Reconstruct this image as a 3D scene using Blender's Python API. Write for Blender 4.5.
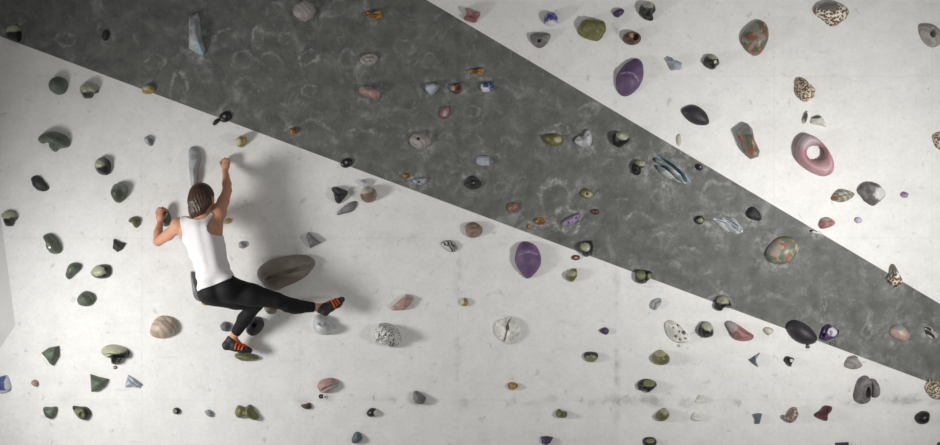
import bpy, math, random
import numpy as np
from mathutils import Vector, noise

# ------------------------------------------------------------------ frame / camera
IW, IH = 940.0, 445.0
S = 130.0                 # photo pixels per metre on the wall plane (y = 0)
D = 9.4                   # camera distance from the wall
ZC = 2.3                  # camera height
FPX = S * D
sc = bpy.context.scene
col = sc.collection
for o in list(bpy.data.objects):
    bpy.data.objects.remove(o)

cam = bpy.data.cameras.new('camera')
cam.sensor_width = 36.0
cam.lens = 36.0 * FPX / IW
camo = bpy.data.objects.new('camera', cam)
camo.location = (0, -D, ZC)
camo.rotation_euler = (math.pi / 2, 0, 0)
col.objects.link(camo)
sc.camera = camo

def W(px, py, dep=0.0):
    """photo pixel at a distance dep (m) in front of the wall -> world"""
    k = (D - dep) / FPX
    return Vector(((px - IW / 2) * k, -dep, ZC + (IH / 2 - py) * k))

# ------------------------------------------------------------------ world, lamps, exposure
world = bpy.data.worlds.new('world')
sc.world = world
world.use_nodes = True
world.node_tree.nodes['Background'].inputs[0].default_value = (1.0, 0.99, 0.97, 1)
world.node_tree.nodes['Background'].inputs[1].default_value = 0.22

def area(name, loc, aim, size, power, colr=(1, 1, 1), spread=180):
    l = bpy.data.lights.new(name, 'AREA')
    l.shape = 'DISK'; l.size = size; l.energy = power; l.color = colr
    l.spread = math.radians(spread)
    o = bpy.data.objects.new(name, l)
    o.location = loc
    o.rotation_euler = (Vector(aim) - Vector(loc)).to_track_quat('-Z', 'Y').to_euler()
    col.objects.link(o)
    return o

# two studio softboxes standing to either side, feathered along the wall
area('studio_lamp', (-3.94, -2.02, 1.60), (-1.63, -0.93, 1.27), 0.75, 59, (1, 0.99, 0.975), 140)
area('studio_lamp', (4.56, -4.31, 1.48), (2.15, 0.15, 2.5), 0.55, 36.5, (1.0, 0.985, 0.965), 69)

vs = sc.view_settings
vs.view_transform = 'Standard'
vs.look = 'None'
vs.exposure = 0.0
vs.gamma = 1.0
vs.use_curve_mapping = False

# ------------------------------------------------------------------ small helpers
def lin(c):
    if isinstance(c, str):
        c = c.lstrip('#')
        c = [int(c[i:i + 2], 16) / 255 for i in (0, 2, 4)]
        c = [(x / 12.92 if x <= 0.04045 else ((x + 0.055) / 1.055) ** 2.4) for x in c]
    return (c[0], c[1], c[2], 1.0)

class NT:
    """tiny node tree builder"""
    def __init__(self, name):
        self.m = bpy.data.materials.new(name)
        self.m.use_nodes = True
        self.t = self.m.node_tree
        self.b = self.t.nodes['Principled BSDF']
    def n(self, kind, **props):
        nd = self.t.nodes.new(kind)
        for k, v in props.items():
            setattr(nd, k, v)
        return nd
    def link(self, a, b):
        self.t.links.new(a, b)
    def math(self, op, a, b=None, c=None, clamp=False):
        nd = self.n('ShaderNodeMath', operation=op, use_clamp=clamp)
        for i, v in enumerate((a, b, c)):
            if v is None: continue
            if isinstance(v, (int, float)): nd.inputs[i].default_value = v
            else: self.link(v, nd.inputs[i])
        return nd.outputs[0]
    def mapr(self, v, a, b, c=0.0, d=1.0, smooth=True):
        nd = self.n('ShaderNodeMapRange')
        nd.interpolation_type = 'SMOOTHSTEP' if smooth else 'LINEAR'
        self.link(v, nd.inputs[0])
        for i, x in enumerate((a, b, c, d)): nd.inputs[i + 1].default_value = x
        return nd.outputs[0]
    def noise(self, vec, scale, detail=3, rough=0.55, dims='3D', w=None, dist=0.0):
        nd = self.n('ShaderNodeTexNoise', noise_dimensions=dims)
        if vec is not None: self.link(vec, nd.inputs['Vector'])
        nd.inputs['Scale'].default_value = scale
        nd.inputs['Detail'].default_value = detail
        nd.inputs['Roughness'].default_value = rough
        nd.inputs['Distortion'].default_value = dist
        if w is not None: self.link(w, nd.inputs['W'])
        return nd
    def mix(self, f, a, b, blend='MIX'):
        nd = self.n('ShaderNodeMix', data_type='RGBA', blend_type=blend)
        if isinstance(f, (int, float)): nd.inputs[0].default_value = f
        else: self.link(f, nd.inputs[0])
        for i, v in ((6, a), (7, b)):
            if isinstance(v, tuple): nd.inputs[i].default_value = v
            else: self.link(v, nd.inputs[i])
        return nd.outputs[2]

def mesh_obj(name, verts, faces, mat=None, parent=None, loc=None, smooth=True):
    me = bpy.data.meshes.new(name)
    me.from_pydata([tuple(v) for v in verts], [], faces)
    me.update()
    if smooth:
        me.polygons.foreach_set('use_smooth', [True] * len(me.polygons))
    o = bpy.data.objects.new(name, me)
    col.objects.link(o)
    if mat: me.materials.append(mat)
    if loc is not None: o.location = loc
    if parent: o.parent = parent
    return o

def tag(o, label=None, cat=None, group=None, kind=None):
    if label: o['label'] = label
    if cat: o['category'] = cat
    if group: o['group'] = group
    if kind: o['kind'] = kind
    return o

# ------------------------------------------------------------------ wall material
# chalk ghosts left by removed holds: (px, py, rx, ry, strength, top-arc bias)
GREY_MARKS = [(273.6, 9.6, 8, 7, .5, .6), (337.6, 8.5, 8, 7, .45, .5), (226.6, 38, 11, 8, .6, .7), (257.6, 39.5, 5.5, 10, .9, .7),
    (285, 37, 6, 6, .45, .2), (241.6, 60, 9, 9, .45, .3), (270, 61, 10, 6, .5, .6), (307.7, 58.7, 9, 6, .8, .1),
    (243.7, 86, 10, 7, .4, .4), (307.7, 90, 7, 5, .5, .3), (179, 88, 8, 14, .8, .6), (155, 62, 9, 6, .6, .7),
    (313, 133, 14, 11, .5, .9), (366, 140, 16, 11, .5, .9), (472.5, 112, 8, 6, .45, .3), (472.5, 140, 9, 6, .4, .5),
    (555.7, 198.5, 14, 17, .7, .8), (560, 129, 7, 5, 1.0, .5), (639, 219, 12, 6, .6, .9), (717, 193, 14, 11, .5, .5),
    (568, 220, 15, 11, .8, 0), (687, 254, 14, 6, .5, .9), (721, 249, 5, 5, .7, .9), (722.6, 301, 10, 9, .8, .6),
    (867, 331, 6, 6, .4, 0), (347, 60, 9, 9, .35, .2), (405, 48, 10, 6, .4, .2), (430, 60, 7, 7, .35, .2),
    (400, 118, 12, 8, .3, .3), (440, 150, 13, 16, .3, .2), (590, 110, 9, 6, .4, .2), (620, 105, 12, 9, .4, .5),
    (66, 40, 9, 7, .5, .1), (110, 28, 12, 8, .25, .2), (205, 70, 8, 12, .35, .4), (455, 178, 8, 8, .4, .2),
    (505, 190, 9, 7, .4, .2), (662, 195, 9, 7, .35, .2), (660, 240, 10, 7, .3, .3), (824, 302, 2, 6, .9, .2), (920, 293, 4, 3, .9, .9)]
WHITE_MARKS = [(495, 302, 9.5, 10, -.9, .9), (403, 412, 6, 5, -.5, .6), (416, 440, 6, 6, -.5, .6), (452, 440, 6, 5, -.5, .6),  # shallow dents and a chip; their shade is put in as darker colour
    (485, 440, 5, 5, -.4, .6), (516, 440, 5, 5, -.4, .6), (544, 384, 7, 6, -.5, .5), (246, 211, 8, 6, -.9, .9),
    (709, 6, 5, 4, -.5, 0), (285, 213, 8, 7, -.35, .5), (318, 259, 6, 9, -.5, .3), (399, 293, 7, 4, -.6, .9),
    (660, 140, 6, 5, -.3, .3), (738, 380, 6, 5, -.3, .3), (779, 193, 7, 4, -.4, .9), (288, 437, 8, 5, -.35, .5)]

def wall_material():
    t = NT('painted_concrete')
    geo = t.n('ShaderNodeNewGeometry')
    P = geo.outputs['Position']
    # distort the position a little for hand-made edges
    dn = t.noise(P, 9.0, 3)
    off = t.n('ShaderNodeVectorMath', operation='MULTIPLY_ADD')
    t.link(dn.outputs['Color'], off.inputs[0])
    off.inputs[1].default_value = (0.05, 0.0, 0.05)
    off.inputs[2].default_value = (-0.025, 0, -0.025)
    pd = t.n('ShaderNodeVectorMath', operation='ADD')
    t.link(P, pd.inputs[0]); t.link(off.outputs[0], pd.inputs[1])
    PD = pd.outputs[0]
    sep = t.n('ShaderNodeSeparateXYZ'); t.link(P, sep.inputs[0])
    X, Z = sep.outputs[0], sep.outputs[2]
    # stripe edges
    def edge(x0, y0, slope):
        a = W(x0, y0)
        # z on the edge at X : a.z - slope*(X-a.x)
        e = t.math('MULTIPLY_ADD', X, -slope, a.z + slope * a.x)
        return t.math('SUBTRACT', Z, e)     # >0 above edge
    lo = edge(0, 36.3, 0.3725)
    up = edge(427, 0, 0.592)
    m1 = t.mapr(lo, -0.002, 0.004)
    m2 = t.mapr(up, 0.002, -0.004)
    stripe = t.math('MULTIPLY', m1, m2)
    # base tones with soft cement clouds
    n1 = t.noise(P, 1.3, 5, 0.6).outputs['Fac']
    n2 = t.noise(P, 7.0, 6, 0.65).outputs['Fac']
    n3 = t.noise(P, 38.0, 4, 0.6).outputs['Fac']
    mp = t.n('ShaderNodeMapping'); mp.inputs['Scale'].default_value = (3.2, 1, 14.0)
    t.link(P, mp.inputs[0])
    n4 = t.noise(mp.outputs[0], 1.0, 4, 0.6).outputs['Fac']     # horizontal trowel drags
    cl = t.math('MULTIPLY_ADD', n1, 0.16, 0.92)
    cl = t.math('ADD', cl, t.math('MULTIPLY_ADD', n2, 0.30, -0.15))
    cl = t.math('ADD', cl, t.math('MULTIPLY_ADD', n3, 0.22, -0.11))
    dirt = t.mapr(n4, 0.60, 0.78, 0.0, 0.13)
    dirt2 = t.mapr(t.noise(P, 16.0, 3, 0.5, dist=0.6).outputs['Fac'], 0.63, 0.75, 0.0, 0.20)
    cl = t.math('SUBTRACT', cl, t.math('ADD', dirt, dirt2))
    # greasy smudges along the panel joints
    def smudge(v, c, w, nscale, amt):
        d = t.math('ABSOLUTE', t.math('SUBTRACT', v, c))
        s = t.mapr(d, w, 0.0)
        k = t.mapr(t.noise(PD, nscale, 4, 0.6).outputs['Fac'], 0.5, 0.72, 0.0, amt)
        return t.math('MULTIPLY', s, k)
    sm = smudge(Z, W(0, 400).z, 0.085, 4.0, 0.55)
    sm = t.math('ADD', sm, smudge(Z, W(0, 240).z, 0.10, 3.0, 0.30))
    sm = t.math('ADD', sm, smudge(X, W(458, 0).x, 0.06, 4.2, 0.40))
    sm = t.math('ADD', sm, smudge(X, W(616, 0).x, 0.05, 4.6, 0.45))
    sm = t.math('ADD', sm, smudge(X, W(297, 0).x, 0.07, 3.6, 0.40))
    sm = t.math('MULTIPLY', sm, t.mapr(X, -1.9, -0.6, 0.15, 1.0))
    sm = t.math('MULTIPLY', sm, t.mapr(n3, 0.3, 0.6, 0.35, 1.1))
    cl = t.math('SUBTRACT', cl, t.math('MINIMUM', sm, 0.35))
    vm = t.n('ShaderNodeVectorMath', operation='SCALE')
    vm.inputs[0].default_value = (0.76, 0.753, 0.735)
    t.link(cl, vm.inputs[3])
    at1 = t.n('ShaderNodeAttribute', attribute_name='chalk').outputs['Fac']
    at2 = t.n('ShaderNodeAttribute', attribute_name='dent_shade').outputs['Fac']
    patch = t.mapr(t.noise(P, 19.0, 5, 0.7).outputs['Fac'], 0.40, 0.64, 0.06, 1.25)
    wr = t.math('MULTIPLY', at2, t.math('MULTIPLY', patch, 0.26))
    whitec = t.mix(wr, vm.outputs[0], lin((0.22, 0.21, 0.20)))
    # grey paint with chalk dust
    gv = t.n('ShaderNodeVectorMath', operation='SCALE')
    gv.inputs[0].default_value = (0.134, 0.136, 0.128)
    gcl = t.math('ADD', t.math('MULTIPLY', cl, 0.6), t.math('MULTIPLY_ADD', n2, 1.3, -0.25))
    t.link(gcl, gv.inputs[3])
    ch = t.math('MULTIPLY', at1, patch)
    dust = t.mapr(t.noise(PD, 5.5, 6, 0.7, dist=0.8).outputs['Fac'], 0.50, 0.80, 0.0, 0.40)
    dust2 = t.mapr(t.noise(PD, 22.0, 4, 0.7, dist=1.5).outputs['Fac'], 0.58, 0.78, 0.0, 0.34)
    ch = t.math('ADD', t.math('MULTIPLY', ch, 0.55), t.math('ADD', dust, dust2), clamp=True)
    greyc = t.mix(ch, gv.outputs[0], lin((0.55, 0.55, 0.54)))
    c = t.mix(stripe, whitec, greyc)
    t.link(c, t.b.inputs['Base Color'])
    t.b.inputs['Roughness'].default_value = 0.75
    t.b.inputs['Specular IOR Level'].default_value = 0.25
    bp = t.n('ShaderNodeBump'); bp.inputs['Strength'].default_value = 0.22; bp.inputs['Distance'].default_value = 0.012
    hh = t.math('ADD', t.math('MULTIPLY', n2, 0.6), t.math('MULTIPLY', n3, 0.25))
    t.link(hh, bp.inputs['Height']); t.link(bp.outputs[0], t.b.inputs['Normal'])
    return t.m

WALL = wall_material()

# ------------------------------------------------------------------ wall panels, floor, wedge
RNG = np.random.default_rng(5)
LAT = RNG.random((64, 64))
def vnoise(x, z):
    xi = np.floor(x).astype(int); zi = np.floor(z).astype(int)
    fx = x - xi; fz = z - zi
    fx = fx * fx * (3 - 2 * fx); fz = fz * fz * (3 - 2 * fz)
    g = lambda i, j: LAT[i % 64, j % 64]
    return (g(xi, zi) * (1 - fx) + g(xi + 1, zi) * fx) * (1 - fz) + (g(xi, zi + 1) * (1 - fx) + g(xi + 1, zi + 1) * fx) * fz

def ring_field(x, z, marks):
    """soft broken rings where holds used to sit"""
    px = IW / 2 + x * S; py = IH / 2 - (z - ZC) * S
    px = px + (vnoise(x * 14, z * 14) - .5) * 5 + (vnoise(x * 40 + 9, z * 40) - .5) * 2.5
    py = py + (vnoise(x * 14 + 31, z * 14 + 17) - .5) * 5 + (vnoise(x * 40 + 3, z * 40 + 5) - .5) * 2.5
    tot = np.zeros_like(x)
    for (cx, cy, rx, ry, st, arc) in marks:
        u = (px - cx) / rx; w = (py - cy) / ry
        d = np.abs(np.hypot(u, w) - 1.05)
        b = np.clip((0.30 - d) / 0.24, 0, 1); b = b * b * (3 - 2 * b) * abs(st)
        k = np.clip((-w + 0.5) / 1.3, 0, 1)
        tot += b * (1 - arc + arc * k)
    return tot

def panel(x0, x1, z0, z1, step, parent, th=0.03, bv=0.0006, gap=0.0002):
    """one wall panel with eased edges; its face is a grid that carries the chalk marks"""
    x0 += gap; x1 -= gap; z0 += gap; z1 -= gap
    nx = max(2, int((x1 - x0) / step) + 1); nz = max(2, int((z1 - z0) / step) + 1)
    gx = np.linspace(x0 + bv, x1 - bv, nx); gz = np.linspace(z0 + bv, z1 - bv, nz)
    GX, GZ = np.meshgrid(gx, gz)
    v = [(a, 0.0, b) for a, b in zip(GX.ravel(), GZ.ravel())]
    f = [(j * nx + i, j * nx + i + 1, (j + 1) * nx + i + 1, (j + 1) * nx + i) for j in range(nz - 1) for i in range(nx - 1)]
    loop = [i for i in range(nx)] + [j * nx + nx - 1 for j in range(1, nz)] + [(nz - 1) * nx + i for i in range(nx - 2, -1, -1)] + [j * nx for j in range(nz - 2, 0, -1)]
    n0 = len(v); L = len(loop)
    for y in (bv, th):
        for i in loop:
            a, _, b = v[i]
            a = x0 if a <= x0 + bv * 1.01 else x1 if a >= x1 - bv * 1.01 else a
            b = z0 if b <= z0 + bv * 1.01 else z1 if b >= z1 - bv * 1.01 else b
            v.append((a, y, b))
    for k in range(L):
        e = (k + 1) % L
        f.append((loop[e], loop[k], n0 + k, n0 + e))
        f.append((n0 + e, n0 + k, n0 + L + k, n0 + L + e))
    o = mesh_obj('panel', v, f, WALL, parent, smooth=False)
    A = np.array(v)
    for nm, mk in (('chalk', GREY_MARKS), ('dent_shade', WHITE_MARKS)):
        at = o.data.attributes.new(nm, 'FLOAT', 'POINT')
        at.data.foreach_set('value', ring_field(A[:, 0], A[:, 2], mk).astype(np.float32))
    return o

def box(x0, x1, y0, y1, z0, z1):
    v = [(x, y, z) for z in (z0, z1) for y in (y0, y1) for x in (x0, x1)]
    return v, [(0, 2, 3, 1), (4, 5, 7, 6), (0, 1, 5, 4), (1, 3, 7, 5), (3, 2, 6, 7), (2, 0, 4, 6)]

xs = [W(142 + 158 * k, 0).x for k in range(-3, 8)]
zs = [0.0] + [W(0, y).z for y in (400, 238, 76, -86, -248)]
v, f = box(xs[0], xs[-1], 0.0302, 0.22, 0, zs[-1])
wall = tag(mesh_obj('wall_back', v, f, WALL, smooth=False), kind='structure')
wall['label'] = 'white painted concrete climbing wall crossed by a dark grey diagonal stripe'
for i in range(len(xs) - 1):
    for j in range(len(zs) - 1):
        seen = xs[i] < 3.7 and xs[i + 1] > -3.7 and zs[j] < 4.05 and zs[j + 1] > 0.55
        panel(xs[i], xs[i + 1], zs[j], zs[j + 1], 0.0085 if seen else 0.5, wall)

ft = NT('floor_rubber')
n = ft.noise(None, 30, 4)
ft.link(ft.mix(n.outputs['Fac'], lin((0.46, 0.46, 0.455)), lin((0.55, 0.55, 0.54))), ft.b.inputs['Base Color'])
ft.b.inputs['Roughness'].default_value = 0.8
v, f = box(xs[0], xs[-1], -10.5, 0.0, -0.1, 0.0)
fl = tag(mesh_obj('floor', v, f, ft.m, smooth=False), kind='structure')

# wedge-shaped facet of the wall that just enters the frame
wt = NT('painted_facet')
n = wt.noise(None, 6, 5)
wt.link(wt.mix(n.outputs['Fac'], lin((0.60, 0.60, 0.59)), lin((0.72, 0.715, 0.70))), wt.b.inputs['Base Color'])
wt.b.inputs['Roughness'].default_value = 0.75
bq = [W(15.5, 325), W(-15, 103), W(-150, 150), W(-190, 330), W(-55, 432)]
ap = W(-95, 300, 0.30)
vv = [tuple(p) for p in bq] + [tuple(ap)]
ff = [(a, (a + 1) % 5, 5) for a in range(5)] + [(4, 3, 2, 1, 0)]
o = mesh_obj('wall_volume', vv, ff, wt.m, smooth=False)
tag(o, 'off-white angular plywood volume jutting from the climbing wall', 'wall volume')

# ------------------------------------------------------------------ hold materials
MATS = {}
def dusty(c, k=0.15):
    c = lin(c); g = 0.3 * c[0] + 0.59 * c[1] + 0.11 * c[2]
    return tuple(x + (g - x) * k for x in c[:3]) + (1.0,)
def hm(name, c1, c2=None, style='plain', scale=25.0, rough=0.5, thr=(0.45, 0.55), cap=None, c3=None, bump=0.25, bscale=90.0, spec=0.5, c2amt=1.0):
    t = NT(name)
    tc = t.n('ShaderNodeTexCoord'); OC = tc.outputs['Object']
    oi = t.n('ShaderNodeObjectInfo')
    w = t.math('MULTIPLY', oi.outputs['Random'], 40.0)
    def N(s, d=3, r=0.55, dist=0.0): return t.noise(OC, s, d, r, '4D', w, dist).outputs['Fac']
    a = dusty(c1); dk = tuple(x * 0.62 for x in a[:3]) + (1,); lt = tuple(min(1, x * 1.32) for x in a[:3]) + (1,)
    if style == 'plain':
        c = t.mix(t.mapr(N(scale, 4), 0.3, 0.7), dk, lt)
        if c2: c = t.mix(t.mapr(N(scale * 0.5, 2), *thr, 0.0, c2amt), c, dusty(c2))
    elif style == 'blotch':
        c = t.mix(t.mapr(N(scale, 4, 0.6), *thr), dk, dusty(c2))
        c = t.mix(t.mapr(N(scale * 2.2, 3), 0.55, 0.62, 0, 0.8), c, a)
        if c3: c = t.mix(t.mapr(N(scale * 0.8, 3, 0.6, 0.5), 0.55, 0.6), c, dusty(c3))
    elif style == 'speckle':
        vo = t.n('ShaderNodeTexVoronoi'); t.link(OC, vo.inputs['Vector']); vo.inputs['Scale'].default_value = scale
        s1 = t.math('ADD', vo.outputs['Distance'], t.math('MULTIPLY_ADD', N(scale * 0.7, 2), 0.8, -0.4))
        c = t.mix(t.mapr(s1, *thr), dusty(c2), a)
        if c3: c = t.mix(t.mapr(N(scale * 0.4, 3), 0.5, 0.62), c, dusty(c3))
    elif style == 'band':
        wv = t.n('ShaderNodeTexWave'); wv.wave_type = 'BANDS'; wv.bands_direction = 'DIAGONAL'
        t.link(OC, wv.inputs['Vector']); wv.inputs['Scale'].default_value = scale
        wv.inputs['Distortion'].default_value = 4.0; wv.inputs['Detail'].default_value = 2; wv.inputs['Detail Scale'].default_value = 1.0
        c = t.mix(t.mapr(wv.outputs['Fac'], *thr), a, dusty(c2))
    if cap:
        at = t.n('ShaderNodeAttribute', attribute_name='cap')
        k = t.math('ADD', at.outputs['Fac'], t.math('MULTIPLY_ADD', N(32, 4, 0.65), 1.1, -0.55))
        ca = dusty(cap)
        cc = t.mix(N(60, 3), tuple(x * 0.75 for x in ca[:3]) + (1,), tuple(min(1, x * 1.15) for x in ca[:3]) + (1,))
        c = t.mix(t.mapr(k, 0.28, 0.72), c, cc)
    t.link(c, t.b.inputs['Base Color'])
    t.b.inputs['Roughness'].default_value = rough
    t.b.inputs['Specular IOR Level'].default_value = spec
    bp = t.n('ShaderNodeBump'); bp.inputs['Strength'].default_value = min(1.0, bump * 1.7); bp.inputs['Distance'].default_value = 0.006
    t.link(N(bscale, 3), bp.inputs['Height']); t.link(bp.outputs[0], t.b.inputs['Normal'])
    MATS[name] = t.m
    return t.m

hm('moss_green', '#5d6a55', '#454f45', scale=30, thr=(.45, .65), rough=.5)
hm('grey_green', '#66706a', '#4c5a4c', scale=20, thr=(.4, .65), rough=.55)
hm('green_tip', '#848a83', scale=20, cap='#3d4c37', rough=.5)
hm('olive', '#716f35', '#4b4a22', scale=26, thr=(.4, .65), rough=.42)
hm('olive_pale', '#77743c', '#5a5828', scale=26, thr=(.45, .65), rough=.42, cap='#a5a27c')
hm('two_tone', '#131415', '#1f2021', scale=40, thr=(.5, .6), rough=.32, cap='#aeb090', bump=.4)
hm('two_tone_dark', '#151615', '#22231f', scale=40, thr=(.5, .6), rough=.32, cap='#79804f', bump=.4)
hm('charcoal', '#38383b', '#252528', scale=45, thr=(.45, .6), rough=.6, bump=.6)
hm('black_violet', '#322e38', '#28262c', scale=14, thr=(.4, .65), rough=.5)
hm('black', '#1a1a1b', scale=40, rough=.35)
hm('pale_grey', '#a9adb0', '#8b9094', scale=18, thr=(.45, .7), rough=.55, cap='#9db4bd')
hm('mid_grey', '#7f8082', '#636467', scale=30, thr=(.4, .65), rough=.65, bump=.5)
hm('stone', '#a39c97', '#8f8783', style='band', scale=12, thr=(.2, .9), rough=.65)
hm('grey_rock', '#858080', '#6a6566', scale=45, thr=(.4, .6), rough=.7, bump=.8, bscale=60)
hm('ochre', '#b2822a', '#6e4a16', scale=60, thr=(.45, .6), rough=.4)
hm('ochre_pale', '#b69a4c', '#8e7a38', scale=40, thr=(.45, .6), rough=.45, cap='#c5bfa2')
hm('pink', '#b38f88', '#98716b', scale=26, thr=(.45, .65), rough=.5, cap='#a7a5a2')
hm('pink_deep', '#a0696b', '#7c4a4d', scale=26, thr=(.45, .65), rough=.48, cap='#aaa0a0')
hm('donut_pink', '#b78d92', '#a5747b', scale=8, thr=(.35, .7), rough=.45, cap='#b09ca0')
hm('dark_red', '#6f3f40', '#4e2a2e', scale=30, thr=(.4, .6), rough=.5)
hm('purple', '#6b5079', '#543b63', scale=9, thr=(.4, .65), rough=.55, cap="#9c86ac")
hm('purple_small', '#4d3660', '#33234a', scale=40, thr=(.4, .6), rough=.4)
hm('lilac', '#a892b2', '#7f6690', scale=40, thr=(.45, .6), rough=.5)
hm('lilac_pale', '#b3abc0', '#9488a6', scale=40, thr=(.45, .6), rough=.5)
hm('brown', '#6b4a34', '#4b3222', scale=30, thr=(.4, .6), rough=.45, cap='#b39b80')
hm('brown_ball', '#8b7260', '#6d5443', scale=16, thr=(.4, .6), rough=.45, cap='#c2bbb2')
hm('beige', '#b9a595', '#a58d79', style='band', scale=9, thr=(.2, .9), rough=.5)
hm('taupe', '#8e8379', '#776b60', scale=9, thr=(.35, .65), rough=.55, cap='#6b5d4e', bump=.15)
hm('pale_blue', '#a3acb6', '#828c99', scale=30, thr=(.45, .65), rough=.5, cap='#6d7682')
hm('slate_blue', '#6b7681', '#4f5963', scale=30, thr=(.4, .6), rough=.55, cap='#aab1b8')
hm('white', '#dedcd4', '#c2bfb5', scale=24, thr=(.5, .7), rough=.55, cap='#55534e')
hm('cream', '#d2cfc0', '#b8b5a2', scale=40, thr=(.45, .65), rough=.5)
hm('white_grey', '#c3c5c8', '#a2a5aa', scale=20, thr=(.45, .7), rough=.5)
hm('blue_white', '#3c468a', '#222d64', style='speckle', scale=110, thr=(.3, .45), rough=.4, cap='#d6d7dc', c3='#9aa0c0')
hm('blue_rim', '#4c5a9c', '#37437e', scale=26, thr=(.4, .6), rough=.45, cap='#c6c8d0')
hm('orange_green', '#ad6440', '#4c6150', style='blotch', scale=17, thr=(.42, .52), rough=.4, c3='#8d8478', bump=.1, cap='#8e8a85')
hm('orange_green_pale', '#b5856f', '#557560', style='blotch', scale=11, thr=(.42, .54), rough=.4, c3='#b09a8c', bump=.1, cap='#a89a8f')
hm('brown_speckle', '#e3dccb', '#6d4f2c', style='speckle', scale=48, thr=(.46, .66), rough=.45, bump=.5, cap='#7d756b')
hm('brown_coral', '#d8cdb4', '#6b4b25', style='speckle', scale=70, thr=(.44, .66), rough=.45, bump=1.0, bscale=70)
hm('black_speckle', '#cfcdc8', '#2c2a29', style='speckle', scale=70, thr=(.26, .5), rough=.55, bump=1.0, bscale=60)
hm('grey_speckle', '#a2a5aa', '#4b4e55', style='speckle', scale=110, thr=(.2, .5), rough=.6, bump=.8)
hm('shell_stripe', '#b6bcc0', '#868e94', style='band', scale=8, thr=(.35, .6), rough=.4)
hm('shell_dark', '#c0bcb8', '#3f3b3c', style='band', scale=20, thr=(.3, .6), rough=.4)
hm('teal_grey', '#95a3a8', '#74848a', scale=16, thr=(.4, .65), rough=.4, cap='#c6cacc')
hm('crystal', '#8e8987', '#5a5656', scale=50, thr=(.4, .58), rough=.6, bump=1.0, bscale=50, cap='#d0cfcc')
hm('green_red_rock', '#8a8f80', '#8d5450', style='blotch', scale=36, thr=(.44, .54), rough=.55, c3='#c4beb2', bump=.8)
hm('orange_grey', '#6d706c', '#b06247', style='blotch', scale=60, thr=(.45, .52), rough=.5)
hm('shell_olive', '#9f9a8c', '#7a7560', style='band', scale=12, thr=(.3, .7), rough=.45, cap='#8a5a38')
hm('purple_white', '#5a4276', '#3b2a56', scale=40, thr=(.4, .6), rough=.4, cap='#d5d0d8')
hm('half_black', '#19191a', scale=30, rough=.35, cap='#d2cfca')
hm('beige_rose', '#bfa79a', '#a98d80', scale=14, thr=(.4, .65), rough=.4, cap='#8f9396')
STEEL = NT('bolt_steel').m
STEEL.node_tree.nodes['Principled BSDF'].inputs['Metallic'].default_value = 0.9
STEEL.node_tree.nodes['Principled BSDF'].inputs['Base Color'].default_value = lin('#b9b9b8')
STEEL.node_tree.nodes['Principled BSDF'].inputs['Roughness'].default_value = 0.35
TEAL = NT('bolt_green').m
TEAL.node_tree.nodes['Principled BSDF'].inputs['Base Color'].default_value = lin('#2c4a44')
SOCK = MATS['black']

# ------------------------------------------------------------------ hold geometry
ZK = 4.685
TX = [0, 185, 370, 555, 740]
TY = [0, 90, 175, 262, 350]

def spline(pts, m):
    n = len(pts); P = np.array(pts, float); dense = []
    for i in range(n):
        p0, p1, p2, p3 = P[i - 1], P[i], P[(i + 1) % n], P[(i + 2) % n]
        for k in range(12):
            t = k / 12.0
            dense.append(0.5 * ((2 * p1) + (-p0 + p2) * t + (2 * p0 - 5 * p1 + 4 * p2 - p3) * t * t + (-p0 + 3 * p1 - 3 * p2 + p3) * t ** 3))
    return resample(np.array(dense), m)

def resample(Q, m):
    Q = np.vstack([Q, Q[:1]])
    d = np.r_[0, np.cumsum(np.linalg.norm(np.diff(Q, axis=0), axis=1))]
    s = np.linspace(0, d[-1], m, endpoint=False)
    return np.c_[np.interp(s, d, Q[:, 0]), np.interp(s, d, Q[:, 1])]

def seg_dist(p, poly):
    best = np.full(len(p), 1e9)
    for a, b in zip(poly[:-1], poly[1:]):
        ab = b - a
        t = np.clip(((p - a) @ ab) / (ab @ ab + 1e-12), 0, 1)
        best = np.minimum(best, np.linalg.norm(p - (a + t[:, None] * ab), axis=1))
    return best

def socket_bolt(parent, x, z, h, r=0.0085, mat=None):
    """cap-head bolt with a hexagonal recess, axis along -Y"""
    n = 12; v = []; f = []
    rings = [(r, h + 0.004), (r, h - 0.004), (r * 0.85, h - 0.0055)]
    for (rr, y) in rings:
        for k in range(n):
            a = 2 * math.pi * k / n
            v.append((x + rr * math.cos(a), y, z + rr * math.sin(a)))
    for q in range(2):
        for k in range(n):
            b = (k + 1) % n
            f.append((q * n + k, q * n + b, (q + 1) * n + b, (q + 1) * n + k))
    base = len(v)
    for (rr, y) in ((r * 0.5, h - 0.0055), (r * 0.5, h - 0.001)):
        for k in range(n):
            a = 2 * math.pi * k / n
            hx = rr / max(abs(math.cos((a % (math.pi / 3)) - math.pi / 6)), 0.5) * 0.87
            v.append((x + hx * math.cos(a), y, z + hx * math.sin(a)))
    for k in range(n):
        b = (k + 1) % n
        f.append((2 * n + k, 2 * n + b, base + b, base + k))
        f.append((base + k, base + b, base + n + b, base + n + k))
    f.append(tuple(base + n + k for k in range(n)))
    return mesh_obj('bolt', v, f, mat or STEEL, parent, smooth=False)

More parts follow.
